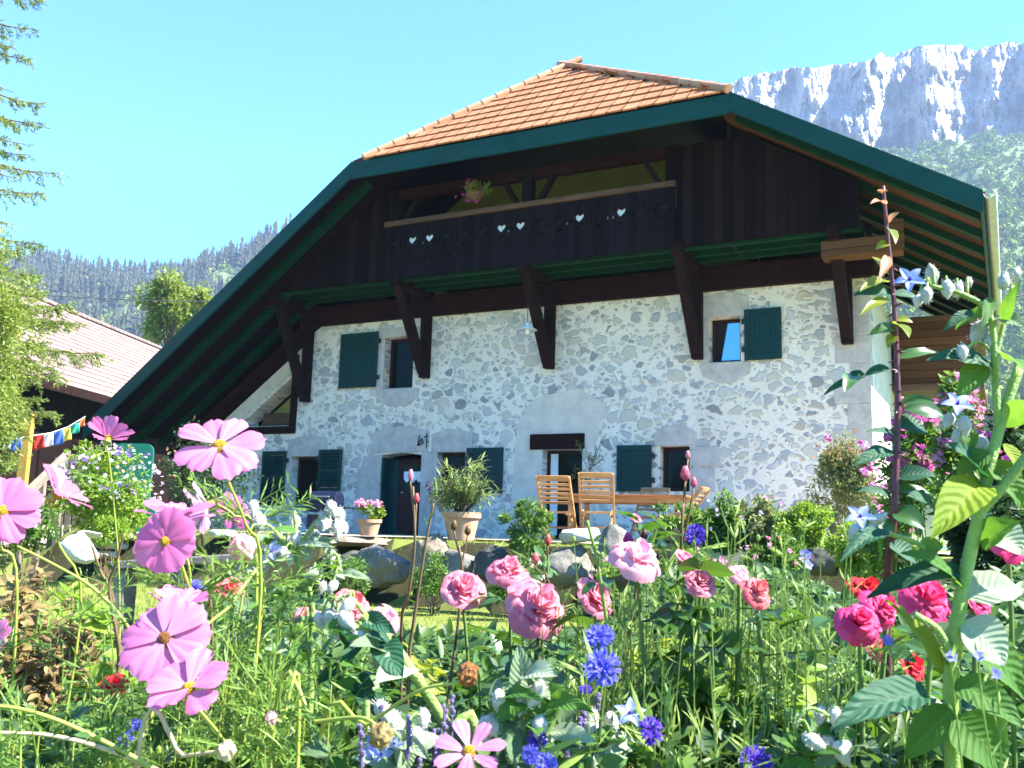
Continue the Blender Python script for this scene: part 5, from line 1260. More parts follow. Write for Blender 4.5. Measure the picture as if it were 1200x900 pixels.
def rose_bloom(mb, c, N, Rr, open_=1.0, rings=(3, 4, 5, 6, 7, 7), ruff=.11):
    N, a, b = frame(N); c = Vector(c); R_ = len(rings); nu, nl = 7, 6
    for ri, n in enumerate(rings):
        f = (ri + 1) / R_; rad = Rr * (.16 + .84 * f ** 1.15); hgt = Rr * (.95 - .75 * f * open_); curl = Rr * (.15 + .45 * f * open_); off = rnd(0, 6.28); half = 3.1416 / n * 1.35
        for k in range(n):
            th0 = off + 6.283 * k / n + rnd(-.12, .12); rr = rad * rnd(.9, 1.1); hh = hgt * rnd(.85, 1.12); s_ = rnd(0, 90); vs = []; uvs = []
            for j in range(nl + 1):
                t = j / nl
                for i in range(nu + 1):
                    u = i / nu * 2 - 1; te = t * (1 - .16 * abs(u) ** 3); an = th0 + u * half * (.55 + .45 * t); ra = rr * (te ** .72) * (1 + .06 * u * u)
                    h = -Rr * .35 + (hh + Rr * .35) * te ** .85 - curl * te ** 4 + ruff * Rr * 1.6 * mnoise.noise(Vector((u * 1.8 + s_, t * 2.2, s_))) * t
                    vs.append(c + (a * math.cos(an) + b * math.sin(an)) * ra + N * h); uvs.append((i / nu, t))
            mb.add(vs, [(j * (nu + 1) + i, j * (nu + 1) + i + 1, (j + 1) * (nu + 1) + i + 1, (j + 1) * (nu + 1) + i) for j in range(nl) for i in range(nu)], uvs)
def pinnate(mb, base, d, L, lw=.6):
    d = Vector(d).normalized(); base = Vector(base); s_ = d.cross(Vector((0, 0, 1))); s_ = s_.normalized() if s_.length > .05 else Vector((1, 0, 0)); up = s_.cross(d)
    mb.tube([base, base + d * L], [.0012, .0008], 3, False); l = L * .5
    for t, sg in ((.42, -1), (.42, 1), (.75, -1), (.75, 1), (1, 0)):
        e = d * (.45 if sg else 1) + s_ * sg + Vector((0, 0, rnd(-.35, .1))); mb.leaf(base + d * (L * t), e, up + rvec() * .35, l * rnd(.85, 1.15), l * lw, .4, .25, 5)
def rose(px, py, D, rpx, N, lab, mat='rose_pink', path=(), open_=1.0, rings=(3, 4, 5, 6, 7, 7), leafy=13, lmat='l_rose', group='roses in the flower bed', cat='rose'):
    P = W(px, py, D); r = rpx * PXM(D); N = (Vector(N).normalized() + Vector((.42, .0, .38))).normalized(); path = list(path) or [(px + rnd(-4, 4), py + 40, D + .02)]; sp_ = stem_pts(P - N * r * .5, path, D); b = sp_[-1].copy(); b.z = 0
    t = thing('rose', lab, cat, b, group=group); m = MB(); rose_bloom(m, P - b, N, r, open_, rings); m.build('petals', M[mat], t, True)
    k = MB(); _, a, bb = frame(N); c = P - b - N * r * .42; k.blob(c, r * .2, 2, .05)
    for i in range(5):
        an = i * 1.2566; e = a * math.cos(an) + bb * math.sin(an); k.leaf(c, e - N * .4, N, r * .7, r * .16, .4, .2, 3)
    k.build('calyx', M['l_rose'], t, True)
    s_ = MB(); s_.tube([q - b for q in sp_], [.0022 + .0015 * i / len(sp_) for i in range(len(sp_))], 6); s_.build('stem', M['stem'], t, True)
    f = MB()
    for i in range(leafy):
        q = sp_[int(len(sp_) * rnd(.3, .9))] - b; pinnate(f, q, Vector((rnd(-1, 1), rnd(-.6, 1), rnd(-.5, .2))), rnd(.055, .09))
    if leafy: f.build('leaves', M[lmat], t)
    return t
rose(543, 690, 1.5, 26, (-.15, -.75, .35), 'nodding pink rose standing before the sunlit strip of lawn', open_=.75)
rose(632, 708, 1.32, 38, (.1, -.85, .3), 'largest pink rose, wide open, in the middle of the flower bed')
rose(596, 668, 1.42, 26, (-.2, -.6, .6), 'pink rose just behind and above the largest pink rose')
rose(696, 700, 1.25, 25, (.3, -.75, .25), 'half-open rose-pink bloom right of the largest pink rose', open_=.7)
rose(748, 652, 1.18, 33, (.0, -.7, .6), 'loose wide pale pink rose in front of the upright grey boulder', 'rose_pale', rings=(3, 4, 5, 6))
rose(801, 655, 1.2, 13, (.1, -.7, .6), 'small round pink rose left of the pale flower stems', open_=.5, rings=(3, 4, 5))
rose(820, 682, 1.16, 20, (-.2, -.8, .3), 'pink rose half hidden behind upright pale stems', open_=.7)
rose(888, 692, 1.15, 21, (.1, -.8, .3), 'faded coral-pink rose behind the thickest upright stems', 'rose_coral')
rose(868, 672, 1.18, 16, (.1, -.7, .6), 'small faded pink rose above the coral-pink one', 'rose_pale', rings=(3, 4, 5))
rose(412, 708, 1.35, 23, (.1, -.8, .4), 'coral-pink rose to the right of the grey-green borage', 'rose_coral', open_=.8)
rose(358, 724, 1.32, 14, (-.3, -.8, .3), 'small pink rose peeping out among the grey-green borage leaves', open_=.6, rings=(3, 4, 5))
rose(455, 724, 1.5, 19, (.3, -.8, .3), 'pale faded rose at the edge of the sunlit lawn', 'rose_pale', rings=(3, 4, 5, 6))
rose(270, 690, 1.3, 17, (.0, -.8, .4), 'coral red rose right of the upright-petalled cosmos', 'rose_coral', open_=.7)
rose(133, 803, 1.15, 17, (-.3, -.7, .6), 'single red rose low beside the big pink cosmos', 'rose_red', open_=.6, rings=(3, 4, 5, 5))
rose(1088, 700, 1.0, 34, (-.1, -.8, .45), 'largest crimson-pink rose behind the thick borage stem', 'rose_crimson', rings=(4, 5, 6, 7, 8))
rose(1008, 728, 1.05, 27, (-.35, -.8, .2), 'dark crimson rose turned left beneath the drooping borage leaf', 'rose_crimson')
rose(1034, 712, 1.1, 25, (.2, -.8, .3), 'crimson rose squeezed between the drooping leaf and the yellow-green leaf', 'rose_crimson')
rose(1016, 690, 1.4, 22, (.1, -.7, .5), 'bright red rose partly covered by the big dark borage leaf', 'rose_red')
rose(1180, 632, 1.0, 27, (-.1, -.8, .4), 'red rose at the right edge behind the borage branch', 'rose_crimson')
rose(1144, 706, 1.0, 20, (.2, -.8, .4), 'crimson rose immediately right of the thick borage stem', 'rose_crimson', open_=.7)
rose(1157, 686, 1.02, 17, (.3, -.8, .4), 'small red rose near the sunlit white leaf', 'rose_red', open_=.6, rings=(3, 4, 5))
rose(1068, 780, 1.3, 19, (.2, -.8, .2), 'orange-red rose low down in deep shade', 'rose_red', open_=.7)
rose(1030, 762, 1.35, 16, (-.2, -.8, .3), 'small coral rose in the shade under the crimson roses', 'rose_coral', open_=.6, rings=(3, 4, 5))
rose(745, 607, 5.0, 8, (.0, -.7, .6), 'tiny pink rose in front of the garden table leg', open_=.8, rings=(3, 4, 5))
rose(848, 566, 1.9, 10, (.0, -.7, .6), 'small pink rose showing against the window right of the rosebud', 'rose_coral', path=[(848, 600, 1.9), (846, 680, 1.9)], rings=(3, 4, 5)) if False else None
# buds on tall brown stems
def rosebud(px, py, D, buds, path, lab, leafy=4, lmat='l_rose', stem='stem_brown'):
    P = W(px, py, D); sp_ = stem_pts(P, path, D); b = sp_[-1].copy(); b.z = 0; t = thing('rosebud', lab, 'rosebud', b, group='closed rosebuds on tall stems'); k = PXM(D); s_ = MB()
    s_.tube([q - b for q in sp_], [.0018 + .0014 * i / len(sp_) for i in range(len(sp_))], 6)
    for i, (bx, by, r, h, mt) in enumerate(buds):
        q = W(bx, by, D); j = sp_[2 + 2 * i]; s_.tube(bez([j - b, (j.lerp(q, .5) + Vector((0, 0, -.004))) - b, q - b], 6), .0014, 5)
        m = MB()
        for w_ in range(3):
            m.lathe([(.0005, 0), (r * k * .9, h * k * .25), (r * k, h * k * .45), (r * k * .7, h * k * .75), (r * k * (.18 + .1 * w_), h * k * (.92 + .04 * w_))], q - b, 12, False)
        m.build('bud', M[mt], t, True); c = MB()
        for a in range(5):
            an = a * 1.2566; e = Vector((math.cos(an), math.sin(an), 1.6)); c.leaf(q - b + Vector((0, 0, -.001)), e, Vector((math.cos(an), math.sin(an), 0)) * -1, h * k * .75, r * k * .5, -.2, .2, 3)
        c.build('sepals', M['l_rose'], t)
    s_.build('stem', M[stem], t, True); f = MB()
    for i in range(leafy): q = sp_[int(len(sp_) * rnd(.2, .6))] - b; pinnate(f, q, Vector((rnd(-1, 1), rnd(-1, .5), rnd(0, .7))), rnd(.05, .08))
    if leafy: f.build('leaves', M[lmat], t)
rosebud(800, 590, 1.45, [(803, 564, 6, 18, 'rose_pink'), (806, 538, 3, 10, 'rose_pale'), (813, 572, 4, 13, 'rose_pink')], [(803, 575, 1.45), (798, 640, 1.46), (794, 720, 1.5)][1:], 'tall pink rosebud standing before the ground floor window right of the table')
rosebud(484, 570, 1.5, [(481, 564, 3.5, 14, 'rose_pale'), (488, 590, 3.5, 12, 'rose_coral')], [(486, 640, 1.5), (478, 700, 1.52), (470, 745, 1.55)], 'pair of pale closed buds on a tall stem in front of the dark front door', 0, 'l_rose_y')
rosebud(640, 672, 1.6, [(642, 640, 4, 14, 'rose_coral'), (627, 662, 5, 14, 'rose_coral')], [(641, 720, 1.62)], 'thin stem with two coral buds beneath the bright green bush', 2)
rosebud(742, 632, 1.42, [(736, 640, 6, 16, 'magenta'), (755, 634, 4, 14, 'cane')], [(744, 700, 1.44)], 'dark magenta buds standing in front of the loose pale pink rose', 2)
rosebud(538, 640, 1.55, [(532, 622, 4, 12, 'l_brown'), (548, 628, 4, 12, 'l_brown')], [(540, 700, 1.56)], 'spent brown rose hips on a coppery stem left of the big pot', 0, 'l_rose_y')

# ---- tall thorny rose cane
def cane():
    D = 1.2; P = [W(x, y, D + z) for x, y, z in ((1035, 218, 0), (1040, 275, 0), (1046, 335, 0), (1050, 400, 0), (1052, 470, 0), (1050, 540, 0), (1048, 600, 0), (1041, 665, .02), (1040, 760, .05))]
    b = P[-1].copy(); b.z = 0; t = thing('rose_cane', 'very tall purple thorny rose cane rising in front of the house corner', 'rose stem', b); sp_ = bez([p - b for p in P] + [Vector((0, .02, -.02))], 60); m = MB()
    m.tube(sp_, [.0022 + .003 * min(1, i / 40) for i in range(len(sp_))], 8); th_ = MB()
    for i in range(60):
        q = sp_[random.randrange(6, len(sp_) - 8)]; e = Vector((rnd(-1, 1), rnd(-1, 1), rnd(-.5, .1))).normalized(); th_.lathe([(.002, 0), (.0008, .005), (.0001, .009)], (0, 0, 0), 5, False)
        rot = e.to_track_quat('Z', 'Y').to_matrix(); nv = 15
        for j in range(len(th_.v) - nv, len(th_.v)): th_.v[j] = tuple(rot @ Vector(th_.v[j]) + q + e * .004)
    m.add(th_.v, th_.f); m.build('cane', M['cane'], t, True)
    lf = {k: MB() for k in ('l_rose', 'l_rose_y', 'l_bor_d', 'leaf_copper')}
    L_ = [((1040, 330), (1008, 340), 20, 'l_rose_y'), ((1042, 322), (1022, 300), 16, 'l_rose_y'), ((1040, 300), (1030, 328), 14, 'leaf_copper'), ((1044, 345), (1000, 345), 24, 'l_bor_d'), ((1044, 352), (1008, 368), 16, 'l_rose_y'), ((1046, 345), (1080, 352), 16, 'l_bor_d'),
          ((1050, 385), (1018, 392), 20, 'l_rose'), ((1048, 380), (1066, 395), 20, 'l_rose_y'), ((1050, 375), (1070, 378), 14, 'l_rose_y'), ((1047, 392), (1040, 408), 14, 'l_rose_y'), ((1042, 432), (1012, 440), 16, 'l_bor_d'), ((1015, 440), (988, 448), 20, 'l_bor_d'), ((1010, 442), (965, 462), 14, 'l_bor_d'), ((1000, 440), (990, 458), 22, 'l_rose'),
          ((1052, 420), (1100, 412), 16, 'l_rose'), ((1052, 500), (1088, 506), 34, 'l_bor_d'), ((1060, 480), (1110, 490), 36, 'l_rose'), ((1052, 475), (1098, 470), 20, 'l_rose'), ((1048, 510), (1015, 505), 12, 'l_bor_d'), ((1046, 530), (1000, 545), 24, 'l_bor_d'), ((1050, 560), (1098, 556), 26, 'l_bor_d'), ((1048, 575), (1092, 578), 16, 'l_rose'), ((1044, 580), (1000, 574), 14, 'l_bor_d'),
          ((1038, 240), (1020, 238), 12, 'leaf_copper'), ((1040, 262), (1054, 248), 12, 'leaf_copper'), ((1040, 268), (1050, 285), 14, 'l_rose_y'), ((1042, 285), (1026, 292), 14, 'l_rose_y'), ((1046, 600), (1085, 620), 34, 'l_rose'), ((1044, 610), (1004, 640), 34, 'l_rose'), ((1042, 640), (1075, 660), 34, 'l_bor_d')]
    for (x0, y0), (x1, y1), w_, mt in L_:
        dd = rnd(-.04, .02); bigleaf(lf[mt], W(x0, y0, D) - b, W(x1, y1, D + dd) - b, Vector((rnd(-.3, .3), -.75, .6)), w_ * PXM(D), .12, .04, 4, 6)
    for k, v in lf.items(): v.build('leaves', M[k], t, True)
    f = MB(); rose_bloom(f, W(1034, 226, D) - b, (0, 0, 1), .006, .3, (3, 4)); f.build('bud', M['leaf_copper'], t, True)
cane()

# ---- borage: star flowers, woolly buds, rough leaves
def star(mb, c, N, r):
    N, a, b = frame(N); c = Vector(c); o = rnd(0, 6)
    for k in range(5):
        t = o + 1.2566 * k; d = a * math.cos(t) + b * math.sin(t); bigleaf(mb, c, c + d * r + N * .1 * r, N, r * .62, .1, .02, 4, 5, 1.6)
def woolly(mb, hb, q, r, d):
    d = Vector(d).normalized(); rot = d.to_track_quat('Z', 'Y').to_matrix(); i0 = len(mb.v); mb.lathe([(.0003, -r * 1.25), (r * .45, -r * 1.1), (r * .85, -r * .45), (r * .9, .1 * r), (r * .6, r * .9), (r * .15, r * 1.5), (.0003, r * 1.7)], (0, 0, 0), 12, False)
    for j in range(i0, len(mb.v)): p = Vector(mb.v[j]); p *= 1 + .1 * mnoise.noise(p * 300); mb.v[j] = tuple(rot @ p + q)
    for _ in range(46):
        e = rvec(); p = q + rot @ Vector((e.x * r * .85, e.y * r * .85, e.z * r * 1.25)); hb.leaf(p, rot @ e + rvec() * .4, rvec(), r * rnd(.35, .6), r * .05, .2, 0, 2)
def borage_plant(lab, D, stem_paths, leaf_list, buds, stars, group=None, srad=.006, stem='hairy', jit=.03):
    pts0 = [W(x, y, D + dz) for x, y, dz in stem_paths[0][0]]; b = pts0[-1].copy(); b.z = 0
    t = thing('borage', lab, 'plant', b, group=group); m = MB(); hb = MB()
    for path, r0_, r1_ in stem_paths:
        pts = [W(x, y, D + dz) - b for x, y, dz in path]
        if path is stem_paths[0][0]: pts.append(Vector((0, .02, -.02)))
        sp_ = bez(pts, 26); m.tube(sp_, [r0_ + (r1_ - r0_) * i / (len(sp_) - 1) for i in range(len(sp_))], 10)
        for _ in range(len(sp_) * 9):
            i = random.randrange(len(sp_) - 1); q = sp_[i].lerp(sp_[i + 1], rnd(0, 1)); e = rvec(); rr = r0_ + (r1_ - r0_) * i / len(sp_); hb.leaf(q + e * rr * .9, e, rvec(), .003, .0003, .2, 0, 2)
    m.build('stem', M[stem], t, True); lf = {}
    for x0, y0, x1, y1, w_, mt in leaf_list:
        dz0, dz1 = rnd(-jit, jit), rnd(-jit * 2, jit); bigleaf(lf.setdefault(mt, MB()), W(x0, y0, D + dz0 * .3) - b, W(x1, y1, D + dz1) - b, Vector((rnd(-.35, .35), -.7, .65)), w_ * PXM(D), .12, .05)
    for mt, v in lf.items(): v.build('leaves', M[mt], t, True)
    bm_ = MB(); st = MB()
    for x, y, r, dx, dy in buds:
        q = W(x, y, D + rnd(-.02, .02)) - b; bm_ = MB(); woolly(bm_, hb, q, r * PXM(D), (dx, -.2, -dy)); bm_.build('bud', M['wool'], t, True)
        st = MB(); nb = min((Vector(v) for v in m.v[::10]), key=lambda v: (v - q).length); st.tube(bez([nb, nb.lerp(q, .5) + Vector((0, 0, .012)), q], 8), .0014, 5); st.build('flower_stalk', M[stem], t, True)
    hb.build('bristles', M['wool_hair'], t)
    for x, y, r, N in stars:
        f = MB(); c = W(x, y, D - .02) - b; star(f, c, N, r * PXM(D)); o = f.build('flower', M['borage'], t, True); N = Vector(N).normalized()
        cn = MB(); cn.tube([c, c + N * r * PXM(D) * .35], [r * PXM(D) * .14, r * PXM(D) * .02], 8); cn.build('stamen_cone', M['corn_deep'], o, True)
    return t
borage_plant('very tall thick-stemmed borage with big leaves and blue star flowers at the right edge', .92,
    [([(1196, 425, .0), (1170, 505, 0), (1148, 600, 0), (1128, 690, 0), (1118, 770, 0), (1116, 860, .02)], .0046, .0082), ([(1148, 600, 0), (1175, 570, -.01), (1215, 520, -.02)], .005, .0045), ([(1170, 505, 0), (1166, 440, 0), (1160, 370, 0), (1128, 345, 0), (1090, 335, 0)], .004, .002),
     ([(1166, 420, 0), (1176, 380, 0), (1186, 335, 0)], .0028, .002), ([(1118, 780, 0), (1100, 740, -.01), (1072, 720, -.02)], .004, .003), ([(1128, 690, 0), (1080, 640, .02), (1020, 620, .03)], .003, .002), ([(1150, 590, 0), (1130, 530, .01), (1122, 485, .01)], .003, .002)],
    [(1165, 430, 1086, 420, 32, 'l_bor_d'), (1150, 425, 1122, 468, 34, 'l_bor'), (1175, 420, 1205, 440, 34, 'l_bor'), (1165, 365, 1118, 385, 24, 'l_bor'), (1165, 372, 1205, 385, 26, 'l_greyg'), (1140, 365, 1104, 388, 16, 'l_bor_d'), (1176, 380, 1195, 330, 18, 'l_bor'), (1160, 350, 1150, 385, 16, 'l_bor'),
     (1150, 565, 1092, 628, 54, 'l_bor_y'), (1150, 560, 1108, 520, 40, 'l_bor_d'), (1158, 540, 1200, 600, 44, 'l_bor'), (1175, 500, 1205, 470, 34, 'l_bor'), (1160, 530, 1120, 560, 30, 'l_bor'), (1175, 520, 1196, 560, 26, 'l_bor_y'), (1140, 600, 1165, 640, 36, 'l_bor_d'),
     (1128, 668, 1016, 698, 34, 'l_bor_d'), (1125, 690, 1060, 645, 32, 'l_bor'), (1104, 790, 1040, 702, 30, 'l_bor_y'), (1132, 700, 1200, 690, 54, 'l_wool'), (1128, 730, 1180, 780, 60, 'l_wool'), (1125, 740, 1205, 820, 60, 'l_bor'), (1085, 812, 975, 852, 50, 'l_bor_d'), (1118, 800, 1200, 852, 50, 'l_bor'), (1118, 830, 1060, 890, 44, 'l_bor'), (1120, 840, 1180, 905, 70, 'l_bor'),
     (1105, 640, 1070, 655, 34, 'l_bor'), (1040, 622, 985, 655, 26, 'l_bor_d'), (1022, 622, 1030, 660, 22, 'l_bor'), (1160, 620, 1200, 650, 50, 'l_wool'), (1128, 500, 1140, 530, 24, 'l_bor'), (1095, 600, 1064, 580, 34, 'l_bor_d'), (1150, 640, 1195, 610, 44, 'l_bor')],
    [(1092, 322, 9, -.3, -1), (1110, 338, 9, -.1, 1), (1086, 345, 8, -.2, 1), (1122, 340, 8, .3, -1), (1076, 352, 7, -.4, 1), (1135, 332, 5, .3, -1), (1150, 388, 14, -.5, .6), (1162, 402, 10, 0, 1), (1128, 412, 8, -.2, 1), (1176, 330, 8, .2, -1), (1190, 322, 7, .3, -1), (1130, 498, 9, 0, 1), (1112, 492, 8, -.4, .6), (1125, 515, 11, .1, 1), (1012, 628, 9, -.3, 1), (1026, 622, 9, .3, .8), (1002, 622, 8, -.5, .8), (1030, 608, 7, .5, -.4), (1150, 520, 9, .2, 1)],
    [(1066, 328, 20, (-.25, -.85, .35)), (1122, 474, 20, (-.1, -.75, .55)), (1008, 606, 19, (-.2, -.7, .6))])
def leafset(cx, cy, rx_, ry_, n, L0, L1, w0, w1, mts):
    out = []
    for _ in range(n):
        a = rnd(0, 6.283); k = rnd(.15, 1) ** .6; x, y = cx + math.cos(a) * k * rx_, cy + math.sin(a) * k * ry_; th_ = rnd(0, 6.283); l = rnd(L0, L1); out.append((x, y, x + math.cos(th_) * l, y + abs(math.sin(th_)) * l * rnd(-.5, 1), rnd(w0, w1), random.choice(mts)))
    return out
def budset(cx, cy, rx_, ry_, n, r0_, r1_): return [(cx + rnd(-rx_, rx_), cy + rnd(-ry_, ry_), rnd(r0_, r1_), rnd(-.5, .5), rnd(.2, 1)) for _ in range(n)]
borage_plant('grey-green borage with hanging woolly buds before the barbecue', 1.15, [([(345, 600, 0), (352, 680, 0), (365, 780, .03)], .002, .005), ([(350, 660, 0), (320, 620, 0), (300, 615, 0)], .003, .0015), ([(352, 690, 0), (390, 650, -.01), (400, 670, -.01)], .003, .0015), ([(350, 640, 0), (375, 610, 0), (392, 625, 0)], .003, .0015)],
    leafset(345, 690, 60, 80, 34, 24, 46, 10, 18, ('l_greyg', 'l_greyg', 'l_wool', 'l_bor', 'l_wool')), budset(345, 645, 60, 52, 34, 5, 8), [(319, 646, 15, (-.2, -.8, .3))])
borage_plant('woolly grey borage leaning right with a long thick hairy stem', 1.05, [([(424, 722, 0), (455, 748, 0), (485, 790, 0), (525, 852, .02), (560, 905, .03)], .0045, .0072), ([(455, 748, 0), (420, 735, -.01), (380, 745, -.02)], .004, .002), ([(440, 735, 0), (410, 700, 0), (395, 705, 0)], .003, .0015)],
    leafset(425, 770, 46, 46, 15, 30, 55, 18, 30, ('l_greyg', 'l_bor', 'l_bor_d', 'l_wool')) + [(445, 750, 470, 800, 38, 'l_bor_d'), (480, 780, 440, 800, 40, 'l_wool')], budset(385, 735, 36, 30, 9, 7, 10), [])
borage_plant('low borage with nodding blue stars by the drooping brown seed bud', 1.0, [([(430, 850, 0), (425, 890, .01)], .003, .005), ([(428, 862, 0), (455, 855, -.01), (470, 865, -.01)], .002, .0015)],
    leafset(440, 880, 80, 25, 14, 40, 60, 22, 34, ('l_greyg', 'l_bor', 'l_wool')), budset(470, 850, 50, 20, 9, 7, 10), [(436, 876, 15, (-.3, -.8, .1)), (446, 884, 16, (.3, -.8, -.1)), (462, 870, 12, (0, -.7, -.5))])
borage_plant('spreading borage with one bright blue star among lance leaves', 1.1, [([(738, 838, 0), (720, 880, .01), (700, 910, .02)], .0025, .005), ([(725, 872, 0), (760, 850, -.01), (772, 862, -.01)], .0025, .0015)],
    leafset(715, 875, 60, 26, 12, 40, 70, 20, 32, ('l_bor', 'l_greyg', 'l_wool')), budset(715, 858, 34, 16, 6, 8, 11), [(738, 836, 19, (.0, -.75, .5))])
borage_plant('woolly young borage with pale downy leaves beside the cornflowers', 1.02, [([(612, 800, 0), (622, 860, .01), (628, 905, .02)], .003, .006)],
    leafset(612, 835, 48, 44, 18, 40, 66, 24, 38, ('l_wool', 'l_bor', 'l_greyg', 'l_bor')) + [(612, 820, 608, 755, 34, 'l_greyg'), (620, 870, 660, 800, 26, 'l_bor')], budset(600, 830, 34, 24, 8, 8, 11), [])
borage_plant('drooping borage bud cluster at the lower right among thin stems', 1.0, [([(1000, 830, 0), (985, 860, .0), (975, 905, .02)], .002, .004), ([(990, 850, 0), (950, 830, -.01), (930, 850, -.01)], .002, .0014)],
    leafset(960, 880, 50, 26, 10, 36, 56, 16, 26, ('l_greyg', 'l_bor')), budset(952, 862, 44, 24, 8, 8, 11), [])

# ---- cornflowers, flax
def cornflower(px, py, D, rpx, N, lab, mat='corn', path=(), group='blue cornflowers'):
    P = W(px, py, D); r = rpx * PXM(D); N = Vector(N).normalized(); sp_ = stem_pts(P - N * r * .5, list(path) or [(px + rnd(-3, 5), py + 50, D + .01)], D); b = sp_[-1].copy(); b.z = 0
    t = thing('cornflower', lab, 'flower', b, group=group); c = P - b; Nn, a, bb = frame(N); m = MB()
    for ring, n, ln in ((1, 13, 1.0), (2, 9, .78), (3, 6, .5)):
        for k in range(n):
            th_ = 6.283 * k / n + rnd(-.15, .15); e = (a * math.cos(th_) + bb * math.sin(th_)) + Nn * (.15 + .38 * (ring - 1)) + rvec() * .12; e.normalize(); q = c + e * r * ln * .5; m.tube([c, q], [r * .03, r * .06], 5, False)
            for j in range(5): m.leaf(q, e + rvec() * .62, Nn + rvec() * .4, r * ln * .55, r * .17, .2, .2, 2)
    m.build('florets', M[mat], t, True); k = MB(); k.blob(c - Nn * r * .3, (r * .26, r * .26, r * .36), 2, .05); k.build('calyx', M['leaf_mid'], t, True)
    s_ = MB(); s_.tube([q - b for q in sp_], .0013, 5); lf = MB()
    for i in range(7): q = sp_[int(len(sp_) * rnd(.15, .8))] - b; lf.leaf(q, Vector((rnd(-1, 1), rnd(-1, 1), rnd(.2, 1))), rvec(), .06, .006, .5, .2, 4)
    s_.build('stem', M['l_line'], t); lf.build('leaves', M['l_line'], t)
cornflower(706, 783, 1.05, 23, (-.1, -.75, .5), 'brightest round violet-blue cornflower low in the middle of the bed')
cornflower(702, 747, 1.1, 19, (-.3, -.6, .7), 'lighter cornflower directly above the brightest round one')
cornflower(815, 627, 1.5, 14, (-.1, -.8, .3), 'violet-blue cornflower standing in front of the wooden tub', 'corn_deep')
cornflower(886, 892, 1.0, 20, (.1, -.7, .6), 'deep violet cornflower at the bottom edge among thin stems', 'corn_deep')
cornflower(762, 856, 1.04, 17, (.4, -.7, .2), 'dark cornflower turned right, just right of the blue star', 'corn_deep')
cornflower(630, 866, 1.0, 13, (-.4, -.7, .3), 'small dark violet cornflower among the downy leaves', 'corn_deep')
cornflower(622, 884, .98, 12, (-.3, -.8, .2), 'half-open lilac-violet cornflower under the small dark violet one')
cornflower(640, 896, .97, 14, (.2, -.8, .3), 'cornflower cut by the bottom edge below the downy leaves')
cornflower(686, 808, 1.08, 8, (0, -.6, .8), 'tiny cornflower bud just opening under the brightest one', 'corn_deep')
cornflower(158, 850, 1.1, 9, (0, -.7, .6), 'small blue cornflower in the feathery foliage, upper of two')
cornflower(148, 866, 1.08, 10, (-.1, -.7, .6), 'small pale blue cornflower in the feathery foliage, lower of two')
cornflower(228, 690, 1.3, 12, (.3, -.7, .4), 'blue cornflower half hidden right of the upright-petalled cosmos', 'corn')
for px, py, D, lab in ((1115, 770, .86, 'little blue flower on the thick borage stem, left of its pair'), (1147, 769, .86, 'little blue flower right of the thick borage stem'), (1166, 790, .87, 'little blue flower rightmost and lowest of the trio by the stem'), (1058, 808, .95, 'little blue flower above the big low dark leaf'), (1040, 751, 1.0, 'little blue flower under the dark crimson rose'), (944, 650, 1.5, 'little blue flower before the dark wall end, upper'), (946, 662, 1.48, 'little pale blue flower just beneath the upper one by the wall end'), (896, 706, 1.25, 'tiny pale blue flower among the upright stems')):
    P = W(px, py, D); sp_ = stem_pts(P, [(px + 6, py + 70, D + .01)], D); b = sp_[-1].copy(); b.z = 0; t = thing('blue_flower', lab, 'flower', b, group='little blue flowers'); m = MB(); fivepetal(m, P - b, Vector((rnd(-.3, .3), -.8, .5)), 8 * PXM(D), 5, 1.0, .35); m.build('petals', M['flax'], t)
    s_ = MB(); s_.tube([q - b for q in sp_], .0009, 5); s_.build('stem', M['l_line'], t); lf = MB()
    for i in range(26): q = sp_[int(len(sp_) * rnd(.1, .95))] - b; lf.leaf(q, Vector((rnd(-1, 1), rnd(-1, 1), 1)), rvec(), .02, .003, .2, .1, 2)
    lf.build('leaves', M['l_line'], t)

# ---- spent heads and bare stalks
def seedhead(px, py, D, r, path, lab, mat='disc_brown', stem='ystem', yellow=True, N=(0, -.3, 1)):
    P = W(px, py, D); pts = [P] + [W(x, y, d) for x, y, d in path]; pts.append(Vector((pts[-1].x, pts[-1].y + .05, -.02))); sp_ = bez(pts, 26); b = sp_[-1].copy(); b.z = 0; t = thing('seed_head', lab, 'seed head', b, group='spent flower heads'); k = PXM(D); m = MB()
    m.blob(P - b, (r * k, r * k, r * k * 1.1), 3, .35, 3.5, px); 
    for i in range(22): m.leaf(P - b + rvec() * r * k * .5, Vector(N) * .5 + rvec(), rvec(), r * k * .9, r * k * .14, .3, 0, 2)
    m.build('head', M[mat], t); c = MB()
    for i in range(6): an = i * 1.05; c.leaf(P - b - Vector(N) * r * k * .6, Vector((math.cos(an), math.sin(an), .4)) + Vector(N) * .4, rvec(), r * k * 1.7, r * k * .5, .3, .2, 3)
    c.build('bracts', M['l_rose_y'], t); s_ = MB(); s_.tube([q - b for q in sp_], [.0014 + .0012 * i / len(sp_) for i in range(len(sp_))], 6); s_.build('stem', M[stem], t, True)
seedhead(548, 790, .95, 12, [(535, 800, .95), (500, 806, .96), (470, 822, .97), (430, 850, .98), (370, 890, 1.0)], 'brown spent cosmos head with yellow bracts on a long arching stalk')
seedhead(446, 862, .92, 13, [(436, 846, .92), (415, 841, .93), (370, 846, .95), (320, 850, .97)], 'drooping pinkish-brown bud on an arching stalk near the bottom', 'l_brown')
seedhead(265, 880, .92, 10, [(252, 881, .92), (215, 886, .93), (160, 894, .95)], 'dry brown seed head at the end of a straw-coloured stalk', 'dry', 'dry')
seedhead(318, 842, .95, 7, [(330, 846, .95), (350, 852, .97)], 'tiny pinkish bud on a thin yellow stalk among feathery leaves', 'rose_pale')
